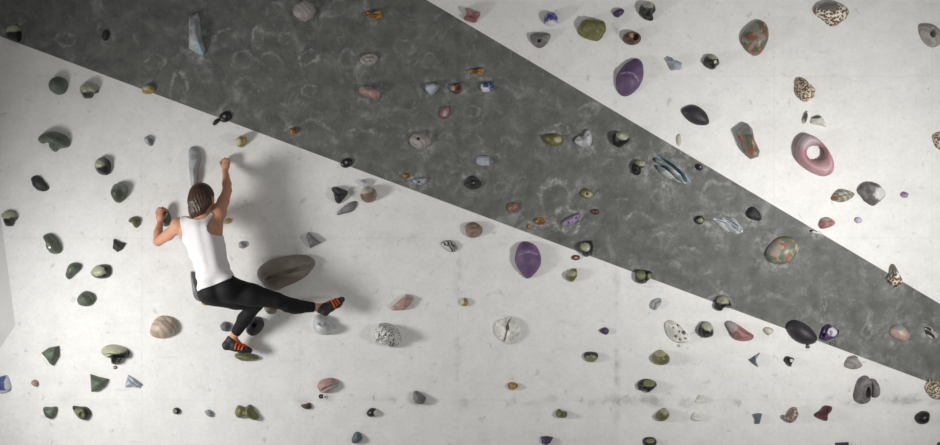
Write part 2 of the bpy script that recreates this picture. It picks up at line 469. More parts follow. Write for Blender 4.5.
HOLDS = []
def h(r, c, pts, mat, df, label, group=None, peak=None, p=2.0, q=2.0, sharp=False, noi=0.0, cap=None, hole=None,
      groove=None, ridge=None, bolt=None, res=None, name='climbing_hold', tip=None):
    """one hold: outline in zoomed tile pixels, domed off the wall; df = depth over its smaller width"""
    org = np.array([TX[c], TY[r]], float)
    def px(a): return org + np.array(a, float) / ZK
    def wm(a):
        w = W(*px(a)); return np.array([w.x, w.z])
    if isinstance(pts, str):
        pts = [tuple(float(x) for x in s.split(',')) for s in pts.split()]
    P = np.array([wm(a) for a in pts])
    ctr = 0.5 * (P.min(0) + P.max(0))
    P = P - ctr
    size = P.max(0) - P.min(0)
    small = float(min(size)); big = float(max(size))
    M = res or (64 if big > 0.22 else 44 if big > 0.1 else 28)
    K = max(7, M // 3)
    if sharp:
        Q = resample(P, M)
        # keep the true corners
        for cpt in P:
            Q[np.argmin(np.linalg.norm(Q - cpt, axis=1))] = cpt
    else:
        Q = spline(P, M)
    dep = df * small
    pk = np.zeros(2) if peak is None else wm(peak) - ctr
    V2 = []; Hh = []; SS = []
    th = np.linspace(0, math.pi / 2, K + 1)[:-1]
    V2.append(Q); Hh.append(np.full(M, -0.004)); SS.append(np.ones(M))
    for a in th:
        s = math.cos(a) ** (2 / p); hh = dep * math.sin(a) ** (2 / q)
        V2.append(Q * s + pk * (1 - s)); Hh.append(np.full(M, hh)); SS.append(np.full(M, s))
    V2 = np.vstack(V2 + [pk[None]]); Hh = np.r_[np.concatenate(Hh), dep]; SS = np.r_[np.concatenate(SS), 0.0]
    top = np.arange(len(Hh)) >= M
    seed = len(HOLDS) * 7.31
    if noi > 0:
        for i in np.nonzero(top)[0]:
            x, z = V2[i]; y = Hh[i]
            fq = 1.7 / small
            nv = noise.noise_vector(Vector((x * fq + seed, y * fq, z * fq)))
            n2 = noise.noise_vector(Vector((x * fq * 2.7 + seed, y * fq * 2.7, z * fq * 2.7)))
            k = noi * small * (1.0 if Hh[i] > 1e-4 else 0.4)
            V2[i, 0] += k * (nv.x + 0.45 * n2.x) * 0.7; V2[i, 1] += k * (nv.z + 0.45 * n2.z) * 0.7
            Hh[i] = max(0.001 if Hh[i] > 1e-4 else 0.0, Hh[i] + k * (nv.y + 0.45 * n2.y))
    def lst(x): return x if isinstance(x, list) else [x]
    if hole:
        for (hx, hy, rx, ry, fd) in lst(hole):
            cc = wm((hx, hy)) - ctr; k = 1 / (ZK * S)
            d = np.sqrt(((V2[:, 0] - cc[0]) / (rx * k)) ** 2 + ((V2[:, 1] - cc[1]) / (ry * k)) ** 2)
            w = 1 - np.clip((d - 0.65) / 0.5, 0, 1); w = w * w * (3 - 2 * w)
            Hh = np.where(top, np.maximum(Hh - w * fd * dep, 0.0005 * (Hh > 0)), Hh)
    for spec, sign in ((groove, -1), (ridge, 1)):
        if spec:
            for (line, wd, fd) in lst(spec):
                poly = np.array([wm(tuple(float(x) for x in s.split(','))) - ctr for s in line.split()])
                d = seg_dist(V2, poly)
                g = np.exp(-(d / (wd / (ZK * S))) ** 2)
                Hh = np.where(top, np.maximum(Hh + sign * g * fd * dep, 0.0005), Hh)
    verts = [(V2[i, 0], -Hh[i], V2[i, 1]) for i in range(len(Hh))]
    faces = []
    R = K + 1
    for a in range(R - 1):
        for b in range(M):
            e = (b + 1) % M
            faces.append((a * M + b, a * M + e, (a + 1) * M + e, (a + 1) * M + b))
    t0 = (R - 1) * M
    for b in range(M):
        faces.append((t0 + b, t0 + (b + 1) % M, R * M))
    # outline given clockwise or anticlockwise in the picture: make normals face outwards
    ar = 0.5 * np.sum(Q[:, 0] * np.roll(Q[:, 1], -1) - np.roll(Q[:, 0], -1) * Q[:, 1])
    if ar < 0:
        faces = [tuple(reversed(f)) for f in faces]
    o = mesh_obj(name, verts, faces, MATS[mat], loc=(ctr[0], 0.0, ctr[1]))
    capv = np.zeros(len(Hh))
    if cap:
        for ce in lst(cap):
            if isinstance(ce[0], str):
                poly = np.array([wm(tuple(float(x) for x in q_.split(','))) - ctr for q_ in ce[0].split()])
                capv = np.maximum(capv, ce[2] * np.clip(1.5 - seg_dist(V2, poly) / (ce[1] / (ZK * S)), 0, 1))
                continue
            cx, cy, rx, ry = ce
            cc = wm((cx, cy)) - ctr; k = 1 / (ZK * S)
            d = np.sqrt(((V2[:, 0] - cc[0]) / (rx * k)) ** 2 + ((V2[:, 1] - cc[1]) / (ry * k)) ** 2)
            capv = np.maximum(capv, np.clip(1.5 - d, 0, 1))
    at = o.data.attributes.new('cap', 'FLOAT', 'POINT')
    at.data.foreach_set('value', capv.astype(np.float32))
    tag(o, label, 'climbing hold', group)
    if bolt:
        bx, by, br = bolt
        cc = wm((bx, by)) - ctr
        d = np.linalg.norm(V2 - cc, axis=1)
        hy = float(Hh[np.argmin(np.where(top, d, 9))])
        socket_bolt(o, cc[0], cc[1], -hy, br)
    HOLDS.append(o)
    return o

def ell(cx, cy, rx, ry, ang=0.0, n=12, egg=0.0):
    out = []
    a0 = math.radians(ang)
    for k in range(n):
        a = 2 * math.pi * k / n
        x = rx * math.cos(a); y = ry * math.sin(a) * (1 + egg * math.cos(a))
        out.append((cx + x * math.cos(a0) - y * math.sin(a0), cy + x * math.sin(a0) + y * math.cos(a0)))
    return out

G_TT = 'black holds with pale green tops'
G_GR = 'moss green holds'
G_OL = 'olive holds'
G_OC = 'ochre holds'
G_PU = 'purple holds'
G_PK = 'pink holds'
G_GY = 'grey stone holds'
G_BL = 'pale blue holds'
G_WH = 'white holds'
G_BK = 'black holds'
G_BR = 'brown holds'
G_SP = 'brown and white speckled holds'
G_OG = 'orange and green marbled holds'
G_SH = 'striped shell holds'
# ------------------------------------------------------------------ the holds
# --- row 0
h(0, 0, '35,152 46,130 70,121 95,135 101,165 92,195 65,193 41,181', 'two_tone', .9, 'black hold with pale top sitting on the stripe edge by the dim wall corner', G_TT, cap=(66, 138, 34, 20), noi=.12)
h(0, 0, ell(497, 165, 17, 27, 12), 'charcoal', .7, 'small dark oval hold alone on the dim grey stripe', G_BK)
h(0, 0, '236,400 248,370 278,360 308,372 320,402 308,432 278,445 248,432', 'grey_green', .85, 'round grey-green knob just below the stripe beside a pale topped hold', G_GR, noi=.05)
h(0, 0, '378,412 395,392 425,387 460,404 463,432 442,440 432,458 400,459 386,440', 'two_tone', .9, 'pale topped hold with notched black foot right of round grey-green knob', G_TT, cap=(420, 412, 44, 26), noi=.1)
h(0, 0, '668,420 675,405 700,398 722,412 725,432 700,441 670,437', 'ochre_pale', .9, 'pale ochre pebble hold on the lower edge of the stripe', G_OC, cap=(690, 412, 20, 12))
h(0, 1, '20,78 60,60 72,100 78,180 95,232 90,260 62,255 20,228', 'pale_grey', .9, 'long pale grey blade hold with bluish tip hanging on the grey stripe', 'long grey blade holds', cap=(75, 250, 34, 32), p=1.6, sharp=True)
h(0, 1, '505,45 520,20 560,0 600,20 615,50 600,85 565,103 530,90 510,70', 'stone', .55, 'rounded pale stone hold high on the grey stripe', G_GY, noi=.05, sharp=True, p=3)
h(0, 1, '832,65 860,58 890,60 918,48 923,85 885,90 860,78 835,75', 'ochre', .8, 'golden bone-shaped hold above the oval ringed grey hold', G_OC, groove=('850,68 905,70', 5, .4))
h(0, 1, ell(862, 278, 43, 29, -10), 'stone', .5, 'flat grey oval hold with a carved ring on the stripe', G_GY, groove=('840,280 850,268 875,266 885,276 875,286 850,288', 5, .35))
h(0, 1, '822,408 850,404 890,415 913,440 905,468 870,458 820,438', 'pink', .9, 'pale pink wedge hold below the ringed grey oval', G_PK, cap=(860, 405, 40, 12))
h(0, 2, '445,40 470,42 516,60 505,90 490,108 450,98 438,85 452,66', 'pink_deep', .8, 'notched dark pink hold beside the upper edge of the stripe', G_PK, cap=(480, 52, 26, 12), groove=('440,78 500,86', 6, .45))
h(0, 2, ell(848, 93, 33, 35), 'blue_white', .8, 'round blue patterned hold with white bottom on the white wall', 'blue and white holds', cap=(850, 122, 34, 18))
h(0, 2, '750,165 790,158 843,160 832,200 797,226 765,212', 'grey_rock', .6, 'grey triangular rock hold under the round blue hold', G_GY, noi=.1, hole=(790, 195, 8, 8, .5))
h(0, 2, '455,332 480,325 505,330 530,318 534,345 505,350 480,345 458,340', 'ochre', .8, 'golden bone-shaped hold above the small blue and white hold', G_OC, groove=('470,335 525,336', 5, .4))
h(0, 2, '258,410 270,392 322,388 326,405 300,440 285,446 262,425', 'pale_blue', .6, 'pale blue triangular hold next to small brown ringed hold', G_BL, cap=(318, 395, 14, 12), p=3)
h(0, 2, ell(405, 415, 27, 26), 'brown', .6, 'small brown round hold with dark ringed centre on the stripe', G_BR, cap=(388, 415, 12, 12), hole=(410, 414, 11, 11, .5))
h(0, 2, '518,405 530,389 570,384 582,400 570,425 530,431', 'blue_white', .8, 'small blue hold with white lower edge on the grey stripe', 'blue and white holds', cap=[(535, 425, 26, 12), (520, 405, 10, 14)])
h(0, 3, '105,145 125,103 150,95 225,95 236,140 207,190 180,190 130,175', 'olive', .7, 'large olive boulder hold with grey facet high on white wall', G_OL, cap=None, noi=.12, peak=(180, 130))
h(0, 3, '272,62 290,45 318,42 323,60 296,82 278,76', 'purple_small', .8, 'tiny purple hold beside a brown ringed hold', G_PU)
h(0, 3, '395,45 410,20 440,12 468,40 457,68 461,92 440,96 405,76', 'two_tone', .8, 'black hold with pale green top beside tiny purple hold', G_TT, cap=(432, 30, 26, 18), noi=.15)
h(0, 3, ell(360, 180, 43, 32), 'brown', .85, 'brown hold with a ringed round pocket above the purple egg', G_BR, hole=(370, 178, 15, 17, .6), cap=(352, 172, 12, 12))
h(0, 3, '385,274 410,300 413,360 390,412 350,446 315,450 290,420 287,362 310,320 345,287', 'purple', .42, 'large purple egg-shaped hold with pale curved scratch on white wall', 'large purple holds', ridge=('296,352 318,340 350,345 378,362 392,392', 8, .10), groove=('312,352 345,357 378,385', 6, .10), cap=('300,350 330,343 362,352 386,384', 4, .62))
h(0, 3, '520,285 540,268 560,285 595,295 590,325 545,331 535,305', 'pale_blue', .6, 'pale blue-grey stepped hold right of the purple egg', G_BL, sharp=True, p=3)
h(0, 3, '695,290 710,262 740,258 768,290 756,310 740,326 715,320 698,308', 'two_tone', .75, 'small black hold with pale crown left of the orange egg', G_TT, cap=[(735, 270, 22, 14), (742, 296, 8, 8)], noi=.15)
h(0, 4, '90,95 125,120 131,180 105,240 70,262 30,240 4,200 10,160 45,120', 'orange_green', .5, 'glossy orange and green marbled egg hold high on wall', G_OG, cap=(40, 130, 40, 26), peak=(75, 190))
h(0, 4, '343,50 370,20 430,8 490,30 508,65 480,100 430,125 385,95 352,70', 'brown_speckle', .55, 'smooth oval brown hold speckled with white, above brown coral hold', G_SP, cap=(400, 40, 46, 22))
h(0, 4, '835,125 860,112 910,120 940,150 946,195 910,222 870,210 842,170', 'stone', .4, 'grey stone hold pierced by a dark slot', G_GY, hole=(890, 158, 13, 20, .95))
h(0, 4, '255,400 265,375 300,370 320,395 350,425 340,455 300,476 265,450', 'brown_coral', .7, 'knobbly brown coral hold above two white shards', G_SP, noi=.14)
# --- row 1
h(1, 0, '183,230 205,205 250,195 310,215 330,245 322,268 282,275 264,290 247,281 249,258 222,246 200,252', 'moss_green', .85, 'wide dark green mushroom-shaped hold with a short stem', G_GR, peak=(258, 234), noi=.04)
h(1, 0, '447,345 460,325 490,316 518,340 513,392 470,393 456,370', 'two_tone', .9, 'pale topped black hold above the deep green knob', G_TT, cap=(478, 346, 28, 20), noi=.12)
h(1, 0, '675,225 690,215 722,235 713,262 695,262 680,245', 'pale_blue', .7, 'tiny pale blue faceted pebble hold below stripe', G_BL, sharp=True, cap=(712, 245, 12, 18), p=1.4)
h(2, 0, '145,20 160,5 185,8 213,38 229,60 215,75 175,68 155,45', 'charcoal', .5, 'charcoal bean-shaped rock hold on the bright white wall', G_BK, noi=.08)
h(2, 0, '525,75 540,45 570,38 600,58 592,100 565,130 540,120 527,95', 'green_tip', 1.1, 'deep green knob hold with grey upper face casting a long shadow', G_GR, cap=(560, 100, 42, 34), noi=.04)
h(1, 1, '19,290 26,270 44,265 68,278 76,310 70,350 62,390 60,450 52,476 36,470 28,430 20,350', 'pale_grey', .85, 'long pale grey horn hold rising behind the climber\'s head', 'long grey blade holds', noi=.02)
h(1, 1, ell(190, 126, 31, 25, -25), 'black', .35, 'black disc hold with short stalk on the lower stripe edge', 'black bolted disc holds', bolt=(188, 125, .011), p=4)
h(1, 1, '130,156 141,140 152,134 163,140 158,152 145,164 134,166', 'black', .7, 'tiny black knob touching the stalked black disc', 'black bolted disc holds')
h(1, 1, '235,240 250,222 275,214 292,232 281,262 262,270 242,259', 'ochre_pale', 1.2, 'pale yellow knob hold above the climber\'s raised hand', G_OC, cap=(258, 244, 18, 18), noi=.04)
h(1, 1, '488,187 500,178 526,185 521,205 500,209', 'ochre', .8, 'tiny golden hold inside the stripe near its lower edge', G_OC)
h(1, 1, ell(757, 342, 29, 22, -20), 'black', .35, 'black disc hold with bright bolt on the stripe edge', 'black bolted disc holds', bolt=(757, 340, .011), p=4)
h(1, 2, '330,105 340,82 365,77 371,105 358,130 340,138 328,120', 'pink_deep', .6, 'small dark pink oval hold on the middle of the stripe', G_PK, cap=(352, 112, 10, 14))
h(1, 2, '185,235 205,205 240,198 285,232 270,265 235,278 200,262', 'stone', .6, 'grey limpet-shaped hold with a small bolt hole on stripe', G_GY, hole=(228, 230, 8, 8, .5))
h(1, 2, '497,325 515,308 560,310 581,335 570,352 530,356 500,345', 'pale_blue', .5, 'smooth pale blue oval hold on the grey stripe', G_BL, cap=(572, 330, 16, 26))
h(1, 2, '813,216 850,205 893,210 906,240 890,260 850,263 820,245', 'olive_pale', .7, 'olive oval hold beside a bright chalk ring', G_OL, cap=(878, 235, 18, 14))
h(1, 2, '150,405 165,388 186,392 182,411 165,415', 'ochre', .8, 'tiny golden hold beside the pale blue trapezoid hold', G_OC)
h(1, 2, '197,420 225,412 265,411 261,436 241,448 205,437', 'pale_blue', .5, 'pale blue trapezoid hold with a dark bolt hole', G_BL, hole=(230, 430, 8, 7, .8), p=4, sharp=True)
h(2, 2, '440,40 465,8 490,5 521,35 510,60 470,66 446,52', 'charcoal', .45, 'dark oval hold with a raised rim on the stripe', G_BK, groove=('458,38 475,22 495,25 505,40 490,50 468,50', 6, .4), bolt=(485, 38, .008))
h(1, 3, '92,240 108,218 130,214 147,190 160,188 173,225 165,260 135,268 105,256', 'white_grey', .6, 'pale grey horned hold between an olive oval and pale topped hold', G_WH, peak=(140, 240), groove=('110,232 150,205', 8, .3))
h(1, 3, '268,215 300,198 340,213 346,240 325,255 300,271 275,256', 'two_tone', .8, 'black hold with broad pale green top right of the horned hold', G_TT, cap=(312, 215, 32, 20), noi=.12)
h(1, 3, '362,355 385,328 418,331 421,355 403,370 396,395 375,399 360,376', 'two_tone', .8, 'black hold with pale top beside the striped teal blade', G_TT, cap=(400, 342, 26, 17), noi=.14)
h(1, 3, '470,320 488,304 540,328 590,362 635,425 622,440 585,432 530,415 492,385 470,350', 'teal_grey', .45, 'long teal-grey leaf hold split by two dark grooves', G_SH, groove=[('476,310 530,346 585,392 614,438', 5, 1.2), ('470,345 510,362 550,398 588,434', 4.5, 1.1)], res=96, cap=(520, 400, 50, 20))
h(1, 3, ell(677, 362, 17, 16), 'purple_small', .8, 'small round dark purple knob near the upper stripe edge', G_PU, bolt=(676, 361, .006))
h(1, 3, '592,98 620,75 660,72 705,105 722,150 705,165 660,162 620,140', 'black_violet', .4, 'smooth black lens-shaped hold above a small cream hold', G_BK, p=2.4)
h(1, 3, '570,215 585,205 592,230 590,256 575,260 568,238', 'cream', .5, 'tiny cream sliver hold just above the stripe', G_WH)
h(1, 4, '-22,193 28,155 48,175 62,240 88,295 82,315 50,325 22,300 3,250', 'orange_green', .9, 'tapered prism hold with grey top and orange green tip', G_OG, cap=[(10, 190, 40, 24)], sharp=True, p=1.8)
h(1, 4, '292,147 310,100 318,105 312,140 300,160', 'white', .9, 'thin white shard hold with dark crack above pink ring', G_WH, cap=(304, 130, 8, 26))
h(1, 4, '328,156 336,130 375,115 400,150 408,176 370,165 340,161', 'white', .5, 'white pointed shard hold with a dark bolt hole', G_WH, cap=(350, 128, 24, 7), hole=(377, 118, 6, 6, .8), sharp=True)
h(1, 4, '900,225 920,200 950,195 962,240 945,282 915,266', 'brown_coral', .6, 'small brown coral hold level with the pink ring hold', G_SP, noi=.12)
# --- row 2
h(2, 0, '12,185 30,170 70,169 86,200 66,224 62,240 35,238 28,215 15,200', 'two_tone', .85, 'pale topped black hold nearest the off-white volume', G_TT, cap=(48, 186, 40, 17), noi=.1)
h(2, 0, '208,282 235,274 262,295 286,335 285,364 250,369 228,346 222,312', 'moss_green', .85, 'green ear-shaped hold with a bright bolt hole', G_GR, bolt=(255, 338, .008), noi=.04)
h(2, 0, '603,215 625,195 656,205 653,235 638,249 628,232', 'olive', .7, 'small olive comma-shaped hold left of the climber\'s bent arm', G_OL)
h(2, 0, '532,302 555,311 589,322 575,350 550,362 530,345', 'charcoal', .6, 'small charcoal triangular rock hold on white wall', G_BK, noi=.1, sharp=True, p=1.8)
h(2, 0, '764,166 782,162 797,185 801,210 790,237 770,241 758,222 757,190', 'moss_green', .9, 'green hold gripped by the climber\'s lower hand', G_GR, noi=.05)
h(3, 0, '313,48 325,15 350,2 380,14 373,40 345,65 325,82 311,66', 'moss_green', .75, 'green leaf-shaped hold pointing down beside a two-tone oval', G_GR, peak=(350, 30))
h(3, 0, '430,40 450,18 490,12 518,25 516,64 485,78 445,71 428,54', 'two_tone', .7, 'oval black hold with pale green upper left half', G_TT, cap=(465, 40, 38, 24), noi=.06)
h(3, 0, '365,175 380,148 405,135 440,150 446,180 430,200 405,208 375,200', 'moss_green', .75, 'rounded green shell hold with a folded ridge', G_GR, groove=('400,140 430,160 438,190', 7, .25), noi=.03)
h(3, 0, '705,320 725,270 765,250 815,265 833,305 815,340 760,359 715,346', 'beige', .6, 'large beige rounded sloper hold left of the climber\'s hips', 'large sloper holds', groove=('725,275 770,262 800,275', 8, .2))
h(3, 0, '195,425 230,400 276,392 278,440 250,486 236,477 215,446', 'moss_green', .5, 'green triangular blade hold with its point downwards', G_GR, sharp=True, p=2.2, peak=(255, 430))
h(3, 0, '475,412 500,390 545,386 590,402 608,425 597,448 570,455 555,478 530,476 524,451 490,435', 'two_tone', .75, 'wide mushroom hold with pale green cap and black stem', G_TT, cap=[(535, 405, 66, 22), (505, 425, 26, 14)], peak=(545, 424), groove=('500,432 540,428 590,436', 6, .3), noi=.05)
h(4, 0, '-22,182 -10,135 30,118 48,140 53,180 35,198 0,202', 'blue_rim', .45, 'blue triangular hold with a pale rim beside the volume', 'blue and white holds', cap=[(44, 150, 14, 40), (10, 196, 40, 10)], noi=.06)
h(4, 0, '147,150 165,138 182,152 176,172 155,165', 'pink', .7, 'tiny dusty pink pebble hold near the blue triangle', G_PK)
h(4, 0, '425,112 465,125 509,135 490,170 455,195 430,195', 'moss_green', .5, 'green fin-shaped hold with straight left edge', G_GR, sharp=True, p=2.2)
h(4, 0, '588,160 600,115 625,130 666,160 655,178 620,172 588,174', 'pale_blue', .5, 'pale blue wedge hold with a lengthwise groove', G_BL, groove=('602,122 630,150 652,168', 5, .45), sharp=True, p=2.4)
h(4, 0, '205,269 240,267 269,267 262,305 240,322 215,308', 'moss_green', .6, 'green half-round hold with a flat top', G_GR, p=2.6)
h(4, 0, '342,262 375,264 410,268 428,295 410,326 376,320 352,290', 'two_tone_dark', .7, 'olive teardrop hold with a dark rim and pale hollow', G_OL, cap=(378, 292, 26, 22), hole=(395, 298, 13, 14, .35))
h(4, 0, ell(828, 285, 18, 16), 'two_tone', .7, 'tiny black ring hold with pale centre', G_BK, cap=(824, 284, 7, 7), hole=(826, 284, 6, 6, .5))
h(2, 1, '183,220 195,204 216,207 212,225 190,230', 'ochre_pale', .8, 'small olive-yellow hold peeking out beside the climber\'s shoulder', G_OC)
h(2, 1, ell(268, 328, 18, 17), 'grey_speckle', .7, 'small round speckled grey hold beside the climber\'s white top', G_GY, noi=.12)
h(2, 1, '687,65 705,55 740,65 764,82 742,115 722,134 705,120 698,90', 'charcoal', .6, 'dark three-pointed rock hold above the smooth grey leaf', G_BK, noi=.06, groove=('700,70 722,90 750,84', 7, .25))
h(2, 1, '712,187 730,160 770,130 800,122 806,140 785,170 745,182', 'mid_grey', .3, 'flat grey leaf hold below the dark three-pointed rock', G_GY)
h(2, 1, '815,40 830,20 855,30 866,50 842,58', 'white_grey', .8, 'small pale knob hold on top of the brown ball', G_WH, cap=None)
h(2, 1, ell(860, 92, 39, 38), 'brown_ball', .9, 'smooth brown ball hold fading to pale at its top', G_BR, cap=(845, 68, 36, 22))
h(2, 1, '568,285 578,268 605,290 638,318 610,330 586,343 578,320', 'mid_grey', .5, 'grey triangular rock hold above the big taupe sloper', G_GY, sharp=True, noi=.06, p=1.8)
h(3, 1, '340,62 346,30 380,0 430,-20 520,-33 575,-31 608,-6 606,18 575,60 520,95 470,115 430,135 392,126 360,96', 'taupe', .6, 'huge taupe sloper hold with a long crease right of the climber', 'large sloper holds', groove=('355,95 420,62 470,48 540,30 606,14', 8, .22), cap=(480, 95, 110, 34), peak=(460, 50), p=2.6)
# --- row 3
h(3, 1, '598,292 604,258 622,244 650,250 690,285 709,310 690,335 645,341 610,325', 'white_grey', .7, 'pale grey foothold under the climber\'s outstretched foot', G_WH, hole=(655, 285, 24, 10, .2), peak=(650, 305), noi=.03)
h(3, 1, '165,300 180,280 205,282 216,305 201,325 175,322', 'mid_grey', .7, 'small grey round hold left of the climber\'s bent shin', G_GY, noi=.08)
h(3, 1, '288,315 300,280 330,255 362,265 371,295 350,330 320,346 295,336', 'charcoal', .6, 'dark grey rounded hold right of the climber\'s bent shin', G_BK, hole=(330, 292, 9, 9, .4), noi=.04)
h(3, 1, '370,212 400,200 430,214 422,240 390,242', 'taupe', .7, 'small taupe hold half hidden under the climber\'s straight leg', G_BR)
h(3, 1, '28,48 45,55 64,110 80,160 84,182 66,184 44,165 34,110', 'mid_grey', .8, 'long grey blade hold behind the climber\'s waist', 'long grey blade holds')
h(3, 1, '76,186 95,176 118,182 116,198 100,204 84,200', 'ochre_pale', .9, 'small yellowish hold under the climber\'s hip', G_OC)
h(4, 1, '232,22 250,12 300,14 335,25 346,40 312,51 270,50 240,36', 'olive', 1.1, 'olive foothold under the climber\'s lower foot', G_OL, noi=.04)
h(3, 2, '95,216 130,185 170,150 206,165 200,185 165,225 110,228', 'pink', .5, 'pink blade hold with a grey upper edge', G_PK, cap=(175, 158, 34, 10), peak=(160, 185), sharp=True, p=2.2)
h(3, 2, '18,340 35,300 70,285 115,300 141,335 140,375 105,399 70,385 30,375', 'black_speckle', .8, 'large white hold speckled black like coral', 'white coral holds', noi=.12, groove=('30,372 75,355 110,375', 9, .35))
h(3, 2, ell(443, 188, 18, 20), 'ochre_pale', .7, 'small ochre hold with a white band above a joint smudge', G_OC, cap=(430, 180, 10, 18), noi=.08)
h(3, 2, '588,320 595,278 640,262 665,252 694,285 700,340 655,386 620,371 595,346', 'white', .35, 'round white hold split by a curved slot', G_WH, groove=('663,255 645,285 640,320 630,365', 5, .5), hole=(643, 305, 9, 14, .9))
h(2, 2, '678,390 695,330 725,310 775,330 800,380 796,425 770,460 737,486 705,456 685,420', 'purple', .5, 'large purple shield-shaped hold with a ridge below the stripe', 'large purple holds', ridge=('688,366 712,350 750,348 792,366', 8, .14), cap=('696,372 738,358 786,372', 4, .6), noi=.05)
h(2, 2, '445,255 455,228 490,220 525,245 522,275 495,293 460,289', 'brown_ball', .7, 'brown snail-like rounded hold close to the stripe edge', G_BR, groove=('455,270 470,245 500,240 510,262 490,272', 5, .18))
h(2, 2, '335,320 360,305 390,312 411,340 390,362 360,350', 'shell_dark', .5, 'small curled dark and white shell hold below brown snail hold', G_SH, groove=('352,325 385,325 395,345', 5, .5))
h(2, 2, '645,150 660,128 685,130 691,155 670,179 650,172', 'orange_grey', .5, 'small grey hold with orange flecks on the stripe', G_OG)
h(2, 2, '770,215 790,198 821,208 815,228 790,233', 'ochre', .8, 'golden hold left of the lilac bar', G_OC, cap=None, noi=.1)
h(2, 2, '737,246 745,228 753,238 747,254', 'ochre', .8, 'tiny ochre chip hold above the purple shield', G_OC)
h(2, 3, '32,226 60,205 110,180 119,195 90,225 45,241', 'lilac', .5, 'lilac bar hold in a patch of chalk dust', G_PU, hole=[(60, 222, 6, 6, .5), (95, 200, 6, 6, .5)])
h(2, 3, '120,90 130,68 150,65 181,90 166,110 140,109', 'olive_pale', .6, 'small pale olive hold above tiny brown pebble', G_OL, cap=(155, 92, 20, 14), hole=(148, 88, 6, 6, .7))
h(2, 3, ell(187, 172, 20, 14), 'brown', .7, 'tiny reddish brown pebble hold on the stripe', G_BR)
h(2, 3, '112,340 130,315 170,308 179,345 165,375 145,383 125,366', 'two_tone', .8, 'black hold with pale left face on the lower stripe edge', G_TT, cap=[(138, 336, 22, 20)], noi=.08)
h(2, 3, ell(97, 387, 21, 13), 'brown', .5, 'tiny dark eye-shaped hold with pale centre', G_BR, cap=(97, 387, 8, 5))
h(2, 3, '652,210 675,190 699,205 691,228 670,231', 'two_tone_dark', .7, 'small olive and black hold on the grey stripe', G_OL, cap=(680, 212, 14, 12), noi=.1)
h(2, 3, '742,205 775,203 800,198 835,200 865,235 881,265 850,276 800,265 770,240', 'shell_stripe', .35, 'pale striped lens-shaped hold with dark curved grooves', G_SH, groove=[('745,207 800,218 850,256 878,266', 4.5, 1.1), ('790,200 825,222 868,252', 4, 1.0)], res=80)
h(2, 4, '32,180 40,155 65,150 90,175 101,205 85,216 55,208 38,195', 'charcoal', .5, 'dark violet rocky hold near upper stripe edge', G_BK, noi=.12)
h(2, 4, '118,370 140,330 185,292 240,292 273,325 270,360 230,405 190,420 140,408 120,386', 'orange_green_pale', .45, 'pale orange and green marbled boulder hold on the stripe', G_OG, cap=(150, 345, 30, 34))
h(2, 4, '425,110 445,80 475,65 535,85 520,110 480,128 440,122', 'shell_olive', .5, 'pointed shell hold with brown tip left of the crystal rock', G_SH, cap=(436, 110, 18, 12), groove=('440,100 480,90 530,88', 6, .2))
h(2, 4, '548,70 575,42 620,38 650,50 681,85 650,125 620,146 585,125 565,95', 'crystal', .5, 'knobbly grey rock hold with a pale crystal face', G_GY, cap=(645, 88, 34, 30), noi=.12)
h(2, 4, '750,92 765,78 789,88 780,106 760,105', 'lilac', .7, 'tiny purple pebble hold right of the crystal rock', G_PU)
h(2, 4, ell(553, 212, 18, 15), 'lilac_pale', .6, 'tiny pale lilac pebble hold below the crystal rock', G_PU)
h(2, 4, '367,236 380,205 415,198 445,222 430,240 385,253', 'pink_deep', .5, 'pink shell hold just above the upper stripe edge', G_PK, cap=(395, 205, 26, 8))
h(2, 4, '325,262 335,256 350,264 378,266 384,278 362,276 340,272', 'half_black', .6, 'tiny white paint chip on the stripe edge', G_WH, cap=(362, 268, 26, 12))  # chipped paint, not a hold; added as a small raised piece
h(3, 4, '705,20 715,8 726,20 741,55 757,90 740,119 715,116 684,85 700,55', 'brown_speckle', .7, 'pear-shaped white hold with brown spots on stripe edge', G_SP, cap=(714, 22, 16, 24), noi=.04)
h(3, 3, '50,60 65,42 98,30 103,65 80,93 55,80', 'olive_pale', .8, 'small olive hold with flat pale top below eye-shaped hold', G_OL, cap=(75, 52, 24, 12))
h(3, 3, '375,65 385,35 412,38 450,45 448,75 415,102 385,95', 'two_tone_dark', .8, 'double-lobed olive and black hold on the lower stripe edge', G_TT, cap=[(398, 58, 20, 20), (436, 65, 14, 14)], groove=('422,40 420,95', 6, .3), noi=.08)
h(3, 3, '445,210 455,180 490,168 500,185 480,215 465,226', 'pale_grey', .4, 'small grey crescent shell hold beside a dark edge', G_SH, groove=('462,220 468,190 492,176', 5, .5))
h(3, 3, '208,320 235,305 253,320 245,338 228,338', 'purple_small', .7, 'tiny purple pointed hold alone on white wall', G_PU)
h(3, 3, '748,200 765,165 795,160 822,195 820,212 790,216 770,230 752,218', 'two_tone', .8, 'black hold with pale green top under a chalk arc', G_TT, cap=(780, 176, 28, 17), noi=.12)
h(3, 3, '518,285 545,272 590,300 627,350 620,375 585,381 550,365 525,330', 'white', .4, 'white perforated leaf-shaped hold like coral', 'white coral holds', hole=[(597, 328, 11, 10, .6), (572, 295, 6, 6, .5), (605, 355, 7, 6, .5), (560, 345, 7, 6, .5), (580, 360, 6, 6, .5), (548, 305, 5, 5, .4), (575, 322, 4, 4, .4)], cap=[(597, 328, 6, 6), (572, 295, 3, 3), (605, 355, 3, 3), (560, 345, 3, 3)], res=72)
h(3, 3, '672,325 685,285 715,278 735,295 741,342 720,352 690,350', 'two_tone', .8, 'black hold with pale top between white coral and pink hold', G_TT, cap=(710, 298, 26, 20), noi=.1)
h(3, 3, '798,285 815,274 845,285 900,322 931,345 915,366 870,371 835,355 815,320', 'pink_deep', .5, 'long pink hold with a pale upper end', G_PK, cap=(822, 298, 26, 28), peak=(865, 335))
